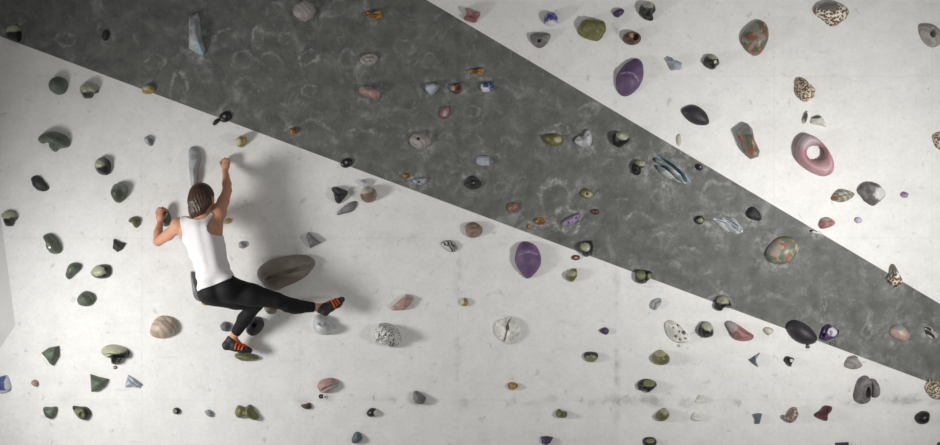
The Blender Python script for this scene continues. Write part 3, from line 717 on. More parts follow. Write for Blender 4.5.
h(4, 3, '135,25 150,8 195,12 201,35 180,56 150,52', 'two_tone_dark', .7, 'small olive bean hold with dark rim on white wall', G_OL, cap=(168, 38, 28, 18))
h(4, 3, '455,30 480,5 500,0 535,30 530,60 495,71 465,58', 'olive_pale', .75, 'olive knob hold with a pale top above black hold', G_OL, cap=(490, 14, 28, 12))
h(3, 4, '108,318 125,303 156,315 150,335 130,343', 'cream', .5, 'small cream pebble hold left of the big black oval', G_WH)
h(3, 4, '217,310 230,278 265,272 320,300 359,350 347,380 300,386 250,360', 'black_violet', .45, 'big smooth black oval hold on the lower stripe edge', G_BK)
h(3, 4, '372,352 385,310 410,290 440,305 465,325 440,355 400,369 375,361', 'purple_white', .45, 'purple hold with white splash and pocket beside black oval', G_PU, cap=(425, 325, 22, 20), hole=[(415, 328, 9, 12, .7), (385, 340, 6, 6, .5)], groove=('400,300 392,330 380,355', 5, .3))
h(3, 4, '698,325 715,298 750,291 780,318 794,350 770,372 730,360 705,346', 'beige_rose', .45, 'smooth beige and rose pebble hold on the stripe', G_BR, cap=(735, 305, 34, 12))
h(3, 4, '865,305 885,298 915,322 921,355 890,359 870,335', 'shell_dark', .4, 'small dark striped shell hold right of the rose pebble', G_SH, groove=[('872,312 900,325 915,350', 4, .5), ('870,330 900,350', 4, .4)])
# --- row 4
h(4, 1, '92,290 110,278 131,290 128,312 110,310', 'grey_speckle', .7, 'tiny speckled grey pebble hold left of the olive bow', G_GY)
h(4, 1, '235,290 250,258 280,270 305,255 325,285 346,312 330,328 290,312 250,316', 'olive', .7, 'olive bow-shaped hold low on the wall', G_OL, groove=('283,260 275,315', 12, .25), noi=.03)
h(4, 1, '542,258 565,252 585,247 593,268 578,278 555,272', 'brown', .7, 'tiny dark brown hold left of the pink and grey hold', G_BR)
h(4, 1, '620,165 640,140 690,130 721,150 715,170 680,195 645,201 625,186', 'pink', .6, 'pink hold with a grey right face and dark seam', G_PK, cap=[(705, 172, 28, 22)], groove=('640,195 660,175 715,152', 4, .3))
h(4, 1, '850,296 870,272 895,275 909,292 890,308 865,313', 'half_black', .7, 'small black hold with one white side beside grey pebble', G_BK, cap=(900, 292, 14, 16))
h(4, 1, '780,420 795,388 815,385 831,412 815,433 788,435', 'slate_blue', .7, 'small slate blue pebble hold below the black and white hold', G_BL, noi=.06)
h(4, 2, '200,205 215,190 245,208 263,225 250,250 225,253 205,236', 'grey_rock', .7, 'dark grey rough pebble hold on the smudged joint', G_GY, noi=.1)
h(4, 2, '645,165 660,150 691,158 688,178 660,186', 'ochre', .8, 'small golden hold right of the smudged joint', G_OC, noi=.12)
h(4, 2, '870,295 885,275 902,286 922,290 921,312 900,318 878,315', 'olive', .9, 'pair-lobed olive knob hold with shadows on both sides', G_OL, groove=('898,278 896,318', 5, .3))
h(4, 2, '800,405 830,402 859,408 845,435 825,446 805,436', 'purple_small', .6, 'dark purple heart-shaped hold below the pair-lobed olive knob', G_PU, sharp=True, p=2.4)
h(4, 3, '388,155 420,135 465,145 473,170 437,200 420,188 395,185', 'two_tone_dark', .7, 'black faceted hold with olive top below pale-topped olive knob', G_TT, cap=(436, 152, 28, 14), noi=.08)
h(4, 3, '470,310 490,285 515,270 536,300 520,325 490,333', 'olive_pale', .8, 'olive knob hold with a pale upper right edge', G_OL, cap=(508, 282, 16, 14))
h(4, 3, '412,422 430,408 465,412 476,435 462,448 422,448', 'two_tone_dark', .7, 'black and olive hold below the olive knob with pale edge', G_TT, cap=(445, 422, 20, 10), noi=.08)
h(4, 3, '658,240 680,210 712,236 690,250', 'white', .5, 'small white pyramid hold on the dirty joint', G_WH, noi=.1)
h(4, 3, '638,315 655,292 683,312 680,330 650,333', 'white', .5, 'small white rounded hold below the white pyramid', G_WH, noi=.1)
h(4, 4, '40,45 92,12 74,45 84,80 62,66', 'slate_blue', .5, 'small slate blue arrowhead hold with a pale face', G_BL, sharp=True, p=1.6, cap=(80, 40, 12, 24))
h(4, 4, '205,45 220,28 252,40 246,56 235,76 215,62', 'half_black', .6, 'small black hold with a white dot right of arrowhead', G_BK, cap=(234, 46, 8, 8), noi=.12)
h(4, 4, '490,66 505,35 540,25 556,50 571,70 545,88 505,85', 'stone', .6, 'pale grey rock hold under the lower stripe edge', G_GY, noi=.1)
loop = h(4, 4, '530,212 540,170 558,130 590,118 612,140 616,180 612,225 600,245 570,253 540,240', 'grey_rock', .5, 'large grey looped hold with a deep oval pocket', G_GY, hole=(588, 195, 13, 26, .9), ridge=('570,190 578,165 595,160 604,185 600,215 585,230 572,215 570,190', 6, .22), noi=.05, res=80)
lobe = h(4, 4, '608,136 636,140 655,180 651,214 622,223 614,200 617,170', 'grey_rock', .5, 'grey side lobe hold leaning against the looped hold', G_GY, noi=.06, name='side_lobe')
lobe.parent = loop; lobe.location = lobe.location - loop.location      # same moulded piece
for k_ in ('label', 'category', 'group'): del lobe[k_]
h(4, 4, '60,300 85,295 103,298 96,325 90,346 70,346 71,325', 'slate_blue', .5, 'small slate blue notched hold below the slate arrowhead', G_BL, sharp=True, p=2.4)
h(4, 4, '193,305 225,300 240,275 262,268 271,300 260,330 235,343 210,328', 'green_red_rock', .6, 'mottled green and red rock hold beside the dark red curl', G_OG, noi=.12)
h(4, 4, '348,300 375,280 395,260 429,265 425,285 410,300 405,331 380,325 355,313', 'dark_red', .55, 'dark red curled hold right of the mottled rock', G_PK, groove=('365,300 395,290 402,270', 7, .45), peak=(392, 295))
h(4, 4, '865,180 880,140 915,140 960,158 968,220 920,233 885,216', 'brown_coral', .55, 'big brown coral hold on the lower stripe edge', G_SP, noi=.1)
h(4, 4, '818,310 840,290 862,285 886,295 881,335 850,348 825,335', 'black', .6, 'glossy black rounded hold low near the brown coral', G_BK)
h(4, 4, '445,434 508,431 512,468 450,470', 'purple_small', .5, 'dark purple block hold below the dark red curled hold', G_PU, sharp=True, p=3)
h(4, 4, '922,440 942,431 958,470 925,472', 'brown', .6, 'dark brown hold below the glossy black rounded hold', G_BR)

# pink ring hold: a true ring with a hole right through
def ring_hold():
    pts = '305,208 350,225 400,280 432,345 425,390 385,405 320,380 270,335 255,285 270,235'
    P = []
    for s in pts.split():
        a = s.split(','); w = W(740 + float(a[0]) / ZK, 90 + float(a[1]) / ZK); P.append((w.x, w.z))
    P = np.array(P); ctr = 0.5 * (P.min(0) + P.max(0)); P -= ctr
    M = 72
    Q = spline(P, M)[::-1]
    hc = W(740 + 348 / ZK, 90 + 296 / ZK); hc = np.array([hc.x, hc.z]) - ctr
    hr = np.array([42, 34]) / (ZK * S)
    # inner ellipse sampled at matching angles
    ang = np.unwrap(np.arctan2(Q[:, 1] - hc[1], Q[:, 0] - hc[0]))
    I = hc + np.c_[np.cos(ang) * hr[0], np.sin(ang) * hr[1]]
    if np.sum(Q[:, 0] * np.roll(Q[:, 1], -1) - np.roll(Q[:, 0], -1) * Q[:, 1]) < 0:
        Q = Q[::-1]; I = I[::-1]
    prof = [(0.0, -0.004), (0.0, 0.0)]
    dep = 0.10
    for k in range(1, 13):
        a = math.pi * k / 13
        prof.append((0.5 - 0.5 * math.cos(a), dep * math.sin(a) ** 0.6 * (1 - 0.1 * (0.5 - 0.5 * math.cos(a)))))
    prof += [(1.0, 0.02), (1.0, -0.004)]
    v = []; f = []
    for (u, y) in prof:
        for q, i in zip(Q, I):
            p = q + (i - q) * u
            v.append((p[0], -y, p[1]))
    for a in range(len(prof) - 1):
        for b in range(M):
            e = (b + 1) % M
            f.append((a * M + b, a * M + e, (a + 1) * M + e, (a + 1) * M + b))
    o = mesh_obj('climbing_hold', v, f, MATS['donut_pink'], loc=(ctr[0], 0, ctr[1]))
    at = o.data.attributes.new('cap', 'FLOAT', 'POINT')
    V = np.array(v); cc = np.array([-0.06, 0.12])
    at.data.foreach_set('value', np.clip(1.5 - np.hypot(V[:, 0] - cc[0], V[:, 2] - cc[1]) / 0.08, 0, 1).astype(np.float32))
    tag(o, 'large pink ring hold with a hole right through it', 'climbing hold', 'large pink ring hold')
ring_hold()

# loose bolt sockets beside some holds
def wall_bolt(px, py, r, label, mat, core):
    w = W(px, py)
    n = 16; v = []; f = []
    for (rr, y) in ((r, 0.004), (r, -0.006), (r * 0.85, -0.008), (r * 0.55, -0.008), (r * 0.5, -0.001)):
        for k in range(n):
            a = 2 * math.pi * k / n
            v.append((rr * math.cos(a), y, rr * math.sin(a)))
    for q in range(4):
        for k in range(n):
            b = (k + 1) % n
            f.append((q * n + k, q * n + b, (q + 1) * n + b, (q + 1) * n + k))
    f.append(tuple(4 * n + k for k in range(n)))
    o = mesh_obj('wall_bolt', v, f, mat, loc=w, smooth=False)
    tag(o, label, 'bolt', 'loose bolt sockets in the wall')
    socket_bolt(o, 0, 0, -0.003, r * 0.45, core)

wall_bolt(TX[0] + 540 / ZK, TY[4] + 81 / ZK, 0.014, 'tiny green bolt socket under the wide mushroom hold with pale cap', TEAL, STEEL)
wall_bolt(TX[4] + 317 / ZK, TY[3] + 396 / ZK, 0.016, 'tiny dark bolt socket under the big smooth black oval hold', MATS['black'], TEAL)
wall_bolt(TX[4] + 431 / ZK, TY[3] + 382 / ZK, 0.016, 'tiny dark bolt socket under the purple hold with white splash', MATS['black'], TEAL)
wall_bolt(TX[1] + 637 / ZK, TY[4] + 217 / ZK, 0.017, 'tiny black bolt socket under the pink hold with dark seam', MATS['black'], STEEL)
wall_bolt(TX[1] + 657 / ZK, TY[4] + 219 / ZK, 0.015, 'tiny white bolt socket beside a black one under pink hold', MATS['white'], MATS['black'])
wall_bolt(TX[3] + 582 / ZK, TY[3] + 392 / ZK, 0.014, 'tiny white bolt socket under the white perforated hold', MATS['white'], STEEL)
wall_bolt(TX[4] + 238 / ZK, TY[4] + 74 / ZK, 0.010, 'tiny white bolt socket under small black hold with dot', MATS['white'], MATS['black'])

# chalk rubbed off on the wall around the holds that climbers use on the grey stripe
def chalk_halos():
    spots = []
    for o in HOLDS:
        if o.parent: continue
        d = o.dimensions
        c = np.array([(v.co.x, v.co.z) for v in o.data.vertices]); r = (c.max(0) - c.min(0)) / 2
        spots.append((o.location.x, o.location.z, r[0], r[1]))
    for pn in [o for o in wall.children if o.name.startswith('panel')]:
        n = len(pn.data.vertices)
        if n < 400: continue
        A = np.empty(n * 3); pn.data.vertices.foreach_get('co', A); A = A.reshape(-1, 3)
        at = pn.data.attributes['chalk']
        B = np.empty(n, np.float32); at.data.foreach_get('value', B)
        x0, x1, z0, z1 = A[:, 0].min(), A[:, 0].max(), A[:, 2].min(), A[:, 2].max()
        wob = vnoise(A[:, 0] * 12, A[:, 2] * 12) * 0.6 + vnoise(A[:, 0] * 37, A[:, 2] * 37) * 0.4
        for (x, z, rx, rz) in spots:
            if x < x0 - .3 or x > x1 + .3 or z < z0 - .3 or z > z1 + .3: continue
            d = np.hypot((A[:, 0] - x) / (rx + .022), (A[:, 2] - z) / (rz + .022))
            B += (np.clip(1.75 - d, 0, .75) / .75 * np.clip(wob * 2.2 - .55, 0, 1) * 0.55).astype(np.float32)
        at.data.foreach_set('value', B)
chalk_halos()
# ------------------------------------------------------------------ the climber (smoothly blended distance fields -> one skin)
def surface_nets(F, org, vx):
    ins = F < 0
    nx, ny, nz = F.shape
    corner = [(i, j, k) for i in (0, 1) for j in (0, 1) for k in (0, 1)]
    cnt = np.zeros((nx - 1, ny - 1, nz - 1), np.int8)
    for (i, j, k) in corner:
        cnt += ins[i:nx - 1 + i, j:ny - 1 + j, k:nz - 1 + k]
    cells = np.argwhere((cnt > 0) & (cnt < 8))
    idx = np.full(cnt.shape, -1, np.int64)
    idx[tuple(cells.T)] = np.arange(len(cells))
    acc = np.zeros((len(cells), 3)); num = np.zeros(len(cells))
    vals = {c: F[cells[:, 0] + c[0], cells[:, 1] + c[1], cells[:, 2] + c[2]] for c in corner}
    for c in corner:
        for ax in range(3):
            if c[ax] == 0:
                e = list(c); e[ax] = 1; e = tuple(e)
                a, b = vals[c], vals[e]
                m = (a < 0) != (b < 0)
                t = np.where(m, a / np.where(m, a - b, 1), 0)
                p = np.tile(np.array(c, float), (len(cells), 1)); p[:, ax] += t
                acc[m] += p[m]; num += m
    verts = org + vx * (cells + acc / num[:, None])
    faces = []
    for ax in range(3):
        o1, o2 = [(1, 2), (2, 0), (0, 1)][ax]
        sl0 = [slice(1, n - 1) for n in F.shape]; sl1 = list(sl0)
        sl0[ax] = slice(0, F.shape[ax] - 1); sl1[ax] = slice(1, F.shape[ax])
        a = ins[tuple(sl0)]; b = ins[tuple(sl1)]
        for flag, m in ((False, a & ~b), (True, ~a & b)):
            g = np.argwhere(m)
            off = np.array([1, 1, 1]); off[ax] = 0
            g = g + off
            u1 = np.zeros(3, int); u1[o1] = 1; u2 = np.zeros(3, int); u2[o2] = 1
            q = [g - u1 - u2, g - u2, g, g - u1]
            ids = np.stack([idx[tuple(x.T)] for x in q], 1)
            faces.append(ids[:, ::-1] if flag else ids)
    faces = np.vstack(faces)
    faces = faces[(faces >= 0).all(1)]
    return verts, faces

def V3(a): return np.array(a, float)
def wp(px, py, dep): return V3(W(px, py, dep))

def cone(a, b, ra, rb, k=0.02, flat=None, nb=None):
    """tapered capsule; flat=(axis, factor) squeezes it along an axis"""
    return dict(a=V3(a), b=V3(b), ra=ra, rb=rb, k=k, flat=flat)
def ball(c, r, k=0.02, flat=None):
    return cone(c, V3(c) + V3((0, 0, 1e-5)), r, r, k, flat)

def prim_d(pr, P):
    a, b = pr['a'], pr['b']
    q = P - a.astype(np.float32); ab = (b - a).astype(np.float32)
    if pr['flat'] is not None:
        for (n, f) in (pr['flat'] if isinstance(pr['flat'], list) else [pr['flat']]):
            n = (V3(n) / np.linalg.norm(n)).astype(np.float32)
            q = q + ((q @ n) * (f - 1))[..., None] * n
            ab = ab + (ab @ n) * (f - 1) * n
    t = np.clip((q @ ab) / max(float(ab @ ab), 1e-12), 0, 1)
    r = np.linalg.norm(q - t[..., None] * ab, axis=-1)
    return r - (pr['ra'] + (pr['rb'] - pr['ra']) * t)

def field(prims, vx, pad=0.03, lo=None, hi=None):
    if lo is None:
        lo = np.min([np.minimum(p['a'], p['b']) - max(p['ra'], p['rb']) for p in prims], 0) - pad
        hi = np.max([np.maximum(p['a'], p['b']) + max(p['ra'], p['rb']) for p in prims], 0) + pad
    n = np.ceil((hi - lo) / vx).astype(int) + 1
    F = np.full(tuple(n), 0.5, np.float32)
    for p in prims:
        R = max(p['ra'], p['rb']) + p['k'] + 0.012
        i0 = np.clip(np.floor((np.minimum(p['a'], p['b']) - R - lo) / vx).astype(int), 0, n)
        i1 = np.clip(np.ceil((np.maximum(p['a'], p['b']) + R - lo) / vx).astype(int) + 1, 0, n)
        g = [np.arange(i0[q], i1[q], dtype=np.float32) * np.float32(vx) + np.float32(lo[q]) for q in range(3)]
        P = np.stack(np.meshgrid(*g, indexing='ij'), -1)
        d = prim_d(p, P)
        sl = tuple(slice(i0[q], i1[q]) for q in range(3))
        c = F[sl]; k = p['k']
        hh = np.clip(0.5 + 0.5 * (c - d) / k, 0, 1)
        F[sl] = c + (d - c) * hh - k * hh * (1 - hh)
    return F, lo, vx

def grid_of(F, lo, vx):
    g = [np.arange(F.shape[q], dtype=np.float32) * np.float32(vx) + np.float32(lo[q]) for q in range(3)]
    return np.meshgrid(*g, indexing='ij')

def net_obj(name, F, lo, vx, mat, parent, origin):
    F = F.copy()
    for ax in range(3):        # close at the box
        s = [slice(None)] * 3
        for e in (0, -1):
            s[ax] = e; F[tuple(s)] = np.maximum(F[tuple(s)], 0.001)
    v, f = surface_nets(F, lo, vx)
    v = v - origin
    me = bpy.data.meshes.new(name)
    me.vertices.add(len(v)); me.vertices.foreach_set('co', v.ravel())
    me.loops.add(f.size); me.loops.foreach_set('vertex_index', f.ravel())
    me.polygons.add(len(f))
    me.polygons.foreach_set('loop_start', np.arange(0, f.size, 4)); me.polygons.foreach_set('loop_total', np.full(len(f), 4))
    me.update(calc_edges=True); me.validate()
    me.polygons.foreach_set('use_smooth', np.ones(len(me.polygons), bool))
    me.materials.append(mat)
    o = bpy.data.objects.new(name, me); col.objects.link(o)
    if parent: o.parent = parent
    return o

YF = (0, 1, 0)
# ---- joints read off the photograph, each with its distance from the wall
neck0 = wp(204, 218, .385); head_c = wp(203.3, 199.8, .375)
shL = wp(178.5, 225.5, .36); elL = wp(158, 241.5, .20); wrL = wp(160.3, 222.5, .105)
shR = wp(218.5, 212.5, .35); elR = wp(227.2, 190.5, .22); wrR = wp(225.3, 171, .095)
hipL = wp(210.5, 292, .37); knL = wp(256, 303.5, .25); anL = wp(233, 337.5, .135)
hipR = wp(229, 289.5, .39); knR = wp(277, 300.5, .36); anR = wp(318.5, 307.5, .185)

torso = [
    cone(wp(202.5, 232, .385), wp(206.5, 247, .39), .138, .128, .03, (YF, 1.45)),
    cone(wp(207.5, 250, .39), wp(212.5, 268, .39), .122, .110, .03, (YF, 1.35)),
    cone(wp(213.5, 274, .385), wp(218, 286, .38), .118, .130, .03, (YF, 1.25)),
    cone(wp(204, 220, .385), shL, .052, .052, .03),
    cone(wp(206, 219, .385), shR, .050, .052, .03),
    cone(wp(213, 236, .40), wp(217.5, 217, .375), .060, .050, .03, (YF, 1.3)),    # raised shoulder blade
    cone(wp(190, 237, .40), wp(183, 227, .375), .055, .045, .03, (YF, 1.3)),
    cone(wp(198.5, 228, .440), wp(207.5, 266, .440), .046, .040, .02), cone(wp(207, 228, .440), wp(215, 266, .440), .046, .040, .02),   # either side of the spine
    ball(wp(197, 232, .30), .055, .03), ball(wp(212, 231, .30), .055, .03),          # chest, towards the wall
]
hips = [
    cone(wp(213.5, 276, .385), wp(218, 287, .38), .116, .128, .03, (YF, 1.25)),
    ball(wp(211.5, 291, .425), .092, .03), ball(wp(228, 288.5, .435), .092, .03),
]
legs = [
    cone(hipR, wp(252, 295, .385), .092, .078, .025), cone(wp(252, 295, .385), knR, .078, .054, .02),
    cone(knR, wp(294, 306, .285), .050, .049, .02), cone(wp(294, 306, .285), anR, .049, .030, .02),
    cone(wp(287, 306.5, .33), wp(300, 308, .27), .040, .036, .02),
    cone(hipL, wp(236, 298.5, .32), .094, .076, .025), cone(wp(236, 298.5, .32), knL, .076, .053, .02),
    cone(knL, wp(244.5, 319, .20), .050, .048, .02), cone(wp(244.5, 319, .20), anL, .048, .028, .02),
]
arms = [
    ball(shL, .055, .02), cone(shL, wp(168.5, 234.5, .27), .048, .042, .02), cone(wp(168.5, 234.5, .27), elL, .042, .034, .015),
    cone(elL, wp(158.3, 233, .155), .034, .035, .012), cone(wp(158.3, 233, .155), wrL, .035, .0225, .012),
    ball(shR, .056, .02), cone(shR, wp(223.5, 201, .28), .052, .043, .02), cone(wp(223.5, 201, .28), elR, .043, .034, .015),
    cone(elR, wp(226.8, 184, .175), .034, .034, .012), cone(wp(226.8, 184, .175), wrR, .034, .0215, .012),
]
# hands: palm plus five separate fingers closing on the hold
def hand(wr, palm_c, knuckles, mids, tips, thumb, flat_axis):
    out = [cone(wr, palm_c, .021, .030, .010, (flat_axis, 1.35))]
    pk = np.mean(knuckles, axis=0)
    out.append(cone(palm_c, pk, .030, .030, .008, (flat_axis, 1.7)))
    for kn, md, tp, r in zip(knuckles, mids, tips, (.0085, .0092, .0090, .0078)):
        out.append(cone(palm_c + (kn - palm_c) * .5, kn, .011, r + .0015, .006))
        out.append(cone(kn, md, r + .0008, r, .002)); out.append(cone(md, tp, r, r * .82, .002))
    a, b, c = thumb
    out += [cone(palm_c * .6 + wr * .4, a, .014, .012, .006), cone(a, b, .0115, .010, .002), cone(b, c, .010, .0085, .002)]
    return out
# lower hand: fingers go over the top of the green hold and curl behind its edge
kL = [wp(156.4, 212.8, .105), wp(158.6, 210.6, .105), wp(161.0, 209.8, .10), wp(163.3, 210.4, .095)]
mL = [wp(158.6, 210.6, .078), wp(160.6, 208.6, .075), wp(162.9, 207.8, .073), wp(165.1, 208.6, .07)]
tL = [wp(161.6, 212.6, .056), wp(163.3, 211.2, .056), wp(165.2, 210.6, .055), wp(167.2, 211.2, .052)]
handL = hand(wrL, wp(159.6, 216.5, .105), kL, mL, tL, [wp(162.8, 218.0, .092), wp(165.2, 216.4, .088), wp(166.8, 214.0, .082)], (0.3, 1, 0.1))
# raised hand: crimping a small hold
kR = [wp(229.2, 163.2, .078), wp(227.2, 161.8, .082), wp(225.0, 161.4, .082), wp(222.9, 162.2, .078)]
mR = [wp(229.3, 160.6, .056), wp(227.2, 159.0, .058), wp(224.9, 158.6, .058), wp(222.7, 159.5, .055)]
tR = [wp(229.0, 161.8, .036), wp(227.0, 160.6, .034), wp(224.8, 160.3, .034), wp(222.7, 161.0, .036)]
handR = hand(wrR, wp(225.6, 166, .085), kR, mR, tR, [wp(221.9, 166.0, .072), wp(220.8, 163.4, .060), wp(221.2, 161.4, .048)], (0, 1, 0.25))

# head: turned to her left, face towards the wall
yaw = math.radians(-20)
fw = V3((-math.sin(yaw), math.cos(yaw), 0.02)); fw /= np.linalg.norm(fw)
up = V3((-0.10, 0.02, 1.0)); up -= fw * (up @ fw); up /= np.linalg.norm(up)
rt = np.cross(fw, up)
def hd(r, f, u): return head_c + rt * r + fw * f + up * u
head = [
    ball(hd(0, -.010, .020), .092, .012, [(rt, 1.24), (fw, 0.98)]),
    cone(hd(0, .030, -.01), hd(0, .045, -.070), .066, .044, .025, (rt, 1.05)),
    ball(hd(0, .058, -.095), .026, .02),
    cone(neck0, hd(0, -.018, -.06), .052, .050, .025),
    cone(neck0, wp(193, 221, .385), .045, .03, .03), cone(neck0, wp(212, 218, .38), .045, .03, .03),
    cone(hd(0, .088, .012), hd(0, .108, -.030), .010, .0135, .008), ball(hd(.010, .098, -.034), .009, .006), ball(hd(-.010, .098, -.034), .009, .006),
    cone(hd(-.036, .076, .030), hd(.036, .076, .030), .012, .012, .012),
    cone(hd(-.018, .086, -.062), hd(.018, .086, -.062), .008, .008, .006), cone(hd(-.016, .084, -.072), hd(.016, .084, -.072), .008, .008, .006),
]
for s in (-1, 1):   # ears
    head += [ball(hd(.078 * s, -.004, .0), .026, .006, [(rt, 2.6), (fw, 1.35)]), ball(hd(.076 * s, .002, -.022), .011, .006, (rt, 1.6))]

feet_core = [cone(anL, wp(243, 349.5, .115), .026, .024, .012), cone(anR, wp(336, 303.5, .11), .027, .024, .012)]

VX = 0.0042
body = torso + hips + legs + head + arms + feet_core + handL + handR
F, lo, vx = field(body, VX)
ORG = np.array(wp(240, 352, .14)); ORG = np.array([ORG[0], ORG[1], ORG[2]])

sk = NT('skin')
nz = sk.noise(None, 9, 4)
sk.link(sk.mix(nz.outputs['Fac'], lin('#b9826a'), lin('#d2a083')), sk.b.inputs['Base Color'])
sk.b.inputs['Roughness'].default_value = 0.58
sk.b.inputs['Subsurface Weight'].default_value = 0.12
sk.b.inputs['Subsurface Radius'].default_value = (0.02, 0.008, 0.004)
sk.b.inputs['Subsurface Scale'].default_value = 0.3

person = bpy.data.objects.new('person', None); col.objects.link(person)
person.location = ORG
tag(person, 'climber in white tank top, black leggings and orange-black climbing shoes, seen from behind', 'person')
net_obj('body', F, lo, vx, sk.m, person, ORG)

# ---- tank top: torso shell, cut along neckline, armholes and hem (outlines in the wall plane)
tk = NT('white_jersey')
nz = tk.noise(None, 14, 4)
tk.link(tk.mix(nz.outputs['Fac'], lin((0.71, 0.685, 0.695)), lin((0.78, 0.755, 0.765))), tk.b.inputs['Base Color'])
tk.b.inputs['Roughness'].default_value = 0.85
tk.b.inputs['Specular IOR Level'].default_value = 0.2
Ft, lot, vxt = field(torso + [ball(wp(211.5, 289, .42), .09, .03), ball(wp(227, 287, .43), .09, .03)], 0.0042)
GX, GY, GZ = grid_of(Ft, lot, vxt)
dd = 0.40
kk = (D - dd) / FPX
PX = GX / kk + IW / 2; PY = IH / 2 - (GZ - ZC) / kk      # wall-parallel outline coordinates at the torso's depth
def poly_sdf(px, py, poly):
    d = np.full(px.shape, 1e9, np.float32); inside = np.zeros(px.shape, bool)
    n = len(poly)
    for i in range(n):
        ax, ay = poly[i]; bx, by = poly[(i + 1) % n]
        ex, ey = bx - ax, by - ay
        t = np.clip(((px - ax) * ex + (py - ay) * ey) / (ex * ex + ey * ey), 0, 1)
        d = np.minimum(d, np.hypot(px - ax - t * ex, py - ay - t * ey))
        c = ((ay > py) != (by > py)) & (px < (bx - ax) * (py - ay) / (by - ay + 1e-9) + ax)
        inside ^= c
    return np.where(inside, -d, d)
TANK = [(182.0, 212), (185, 216), (191, 218.5), (200, 219.5), (206, 218.5), (209.5, 215.5), (211.5, 212), (214, 214), (211, 220), (209.3, 226), (210.2, 231), (213.5, 234.2), (219, 235.6), (229, 236.2),
        (226, 255), (233.5, 277.5), (224, 281.5), (212, 286.5), (199.5, 293.5), (180, 262), (176, 246), (182.5, 240.5), (183.8, 234), (181.5, 225), (179.5, 217)]
sd = poly_sdf(PX, PY, TANK) * kk
# loose folds running diagonally from the hip
wr_ = (np.sin(PX * 0.26 + PY * 0.50 + 1.2 * np.sin(PX * .13)) * 0.6 + 0.4 * np.sin(PX * 0.10 + PY * 0.33 + 1)) * 0.0052
fold = np.clip((PY - 244) / 24, 0, 1) * np.clip((302 - PY) / 10, 0, 1)
Fk = np.maximum(Ft - 0.007 - wr_ * fold - 0.004 * fold, sd)
net_obj('tank_top', Fk, lot, vxt, tk.m, person, ORG)

# ---- leggings
lg = NT('black_leggings')
nz = lg.noise(None, 40, 3)
lg.link(lg.mix(nz.outputs['Fac'], lin('#0e0d0e'), lin('#161416')), lg.b.inputs['Base Color'])
lg.b.inputs['Roughness'].default_value = 0.75
lg.b.inputs['Specular IOR Level'].default_value = 0.3
Fl, lol, vxl = field(hips + legs, 0.0045)
GX, GY, GZ = grid_of(Fl, lol, vxl)
def plane(p, n):
    n = V3(n) / np.linalg.norm(n)
    return (GX - p[0]) * n[0] + (GY - p[1]) * n[1] + (GZ - p[2]) * n[2]
def ball_field(c, r): return np.sqrt((GX - c[0]) ** 2 + (GY - c[1]) ** 2 + (GZ - c[2]) ** 2) - r
cutR = plane(anR - (anR - wp(294, 306, .285)) * 0.2, anR - wp(294, 306, .285))
cutL = plane(anL - (anL - wp(244.5, 319, .20)) * 0.24, anL - wp(244.5, 319, .20))
waist_n = V3((-0.44, 0, 1.0))
cutW = plane(wp(213, 277, .40), waist_n)
nearR = ball_field(anR, 0.16); nearL = ball_field(anL, 0.13)
Fg = Fl - 0.0045
Fg = np.maximum(Fg, np.where(nearR < 0, cutR, -1)); Fg = np.maximum(Fg, np.where(nearL < 0, cutL, -1))
Fg = np.maximum(Fg, cutW)
net_obj('leggings', Fg, lol, vxl, lg.m, person, ORG)

# ---- hair: cap gathered at the nape into a low tuft
hr = NT('brown_hair')
tc = hr.n('ShaderNodeTexCoord')
mp = hr.n('ShaderNodeMapping'); mp.inputs['Rotation'].default_value = (0, math.radians(18), 0); mp.inputs['Scale'].default_value = (150, 60, 9)
hr.link(tc.outputs['Object'], mp.inputs[0])
nz = hr.noise(mp.outputs[0], 1.0, 3, 0.6)
hr.link(hr.mix(hr.mapr(nz.outputs['Fac'], .3, .75), lin('#2c1c13'), lin('#553826')), hr.b.inputs['Base Color'])
hr.b.inputs['Roughness'].default_value = 0.42
bp = hr.n('ShaderNodeBump'); bp.inputs['Strength'].default_value = 0.3; bp.inputs['Distance'].default_value = 0.01
hr.link(nz.outputs['Fac'], bp.inputs['Height']); hr.link(bp.outputs[0], hr.b.inputs['Normal'])
hair = [
    ball(hd(0, -.020, .026), .103, .012, [(rt, 1.16), (fw, .98)]),
    cone(hd(-.02, -.062, -.02), hd(-.030, -.070, -.075), .066, .050, .03),
    cone(hd(.045, -.045, -.005), hd(.02, -.072, -.075), .048, .034, .03),
    cone(hd(-.062, -.02, .0), hd(-.052, -.045, -.085), .036, .026, .03),
    cone(hd(-.035, -.075, -.07), hd(-.058, -.078, -.122), .040, .014, .02),
]
Fh, loh, vxh = field(hair, 0.004)
GX, GY, GZ = grid_of(Fh, loh, vxh)
rr = (GX - head_c[0]) * rt[0] + (GY - head_c[1]) * rt[1] + (GZ - head_c[2]) * rt[2]
ffw = (GX - head_c[0]) * fw[0] + (GY - head_c[1]) * fw[1] + (GZ - head_c[2]) * fw[2]
uu = (GX - head_c[0]) * up[0] + (GY - head_c[1]) * up[1] + (GZ - head_c[2]) * up[2]
face_cut = (ffw - 0.045 - np.clip(uu - 0.035, -0.2, 0.06) * 0.75) * 0.8      # hairline
ear_cut = np.minimum(0.03 - np.hypot(ffw + 0.000, uu + 0.006), 0.06 - np.abs(np.abs(rr) - 0.10))
strands = 0.0010 * np.sin(np.arctan2(rr, -ffw + 0.05) * 46 + uu * 60) + 0.0007 * np.sin(np.arctan2(rr, -ffw + .05) * 83 + 2)
Fh = np.maximum(np.maximum(Fh + strands, face_cut), ear_cut)
net_obj('hair', Fh, loh, vxh, hr.m, person, ORG)
EL = NT('hair_elastic'); EL.b.inputs['Base Color'].default_value = lin('#1b1512'); EL.b.inputs['Roughness'].default_value = .8
EY = NT('eye_white'); EY.b.inputs['Base Color'].default_value = lin('#e8e4de'); EY.b.inputs['Roughness'].default_value = .2
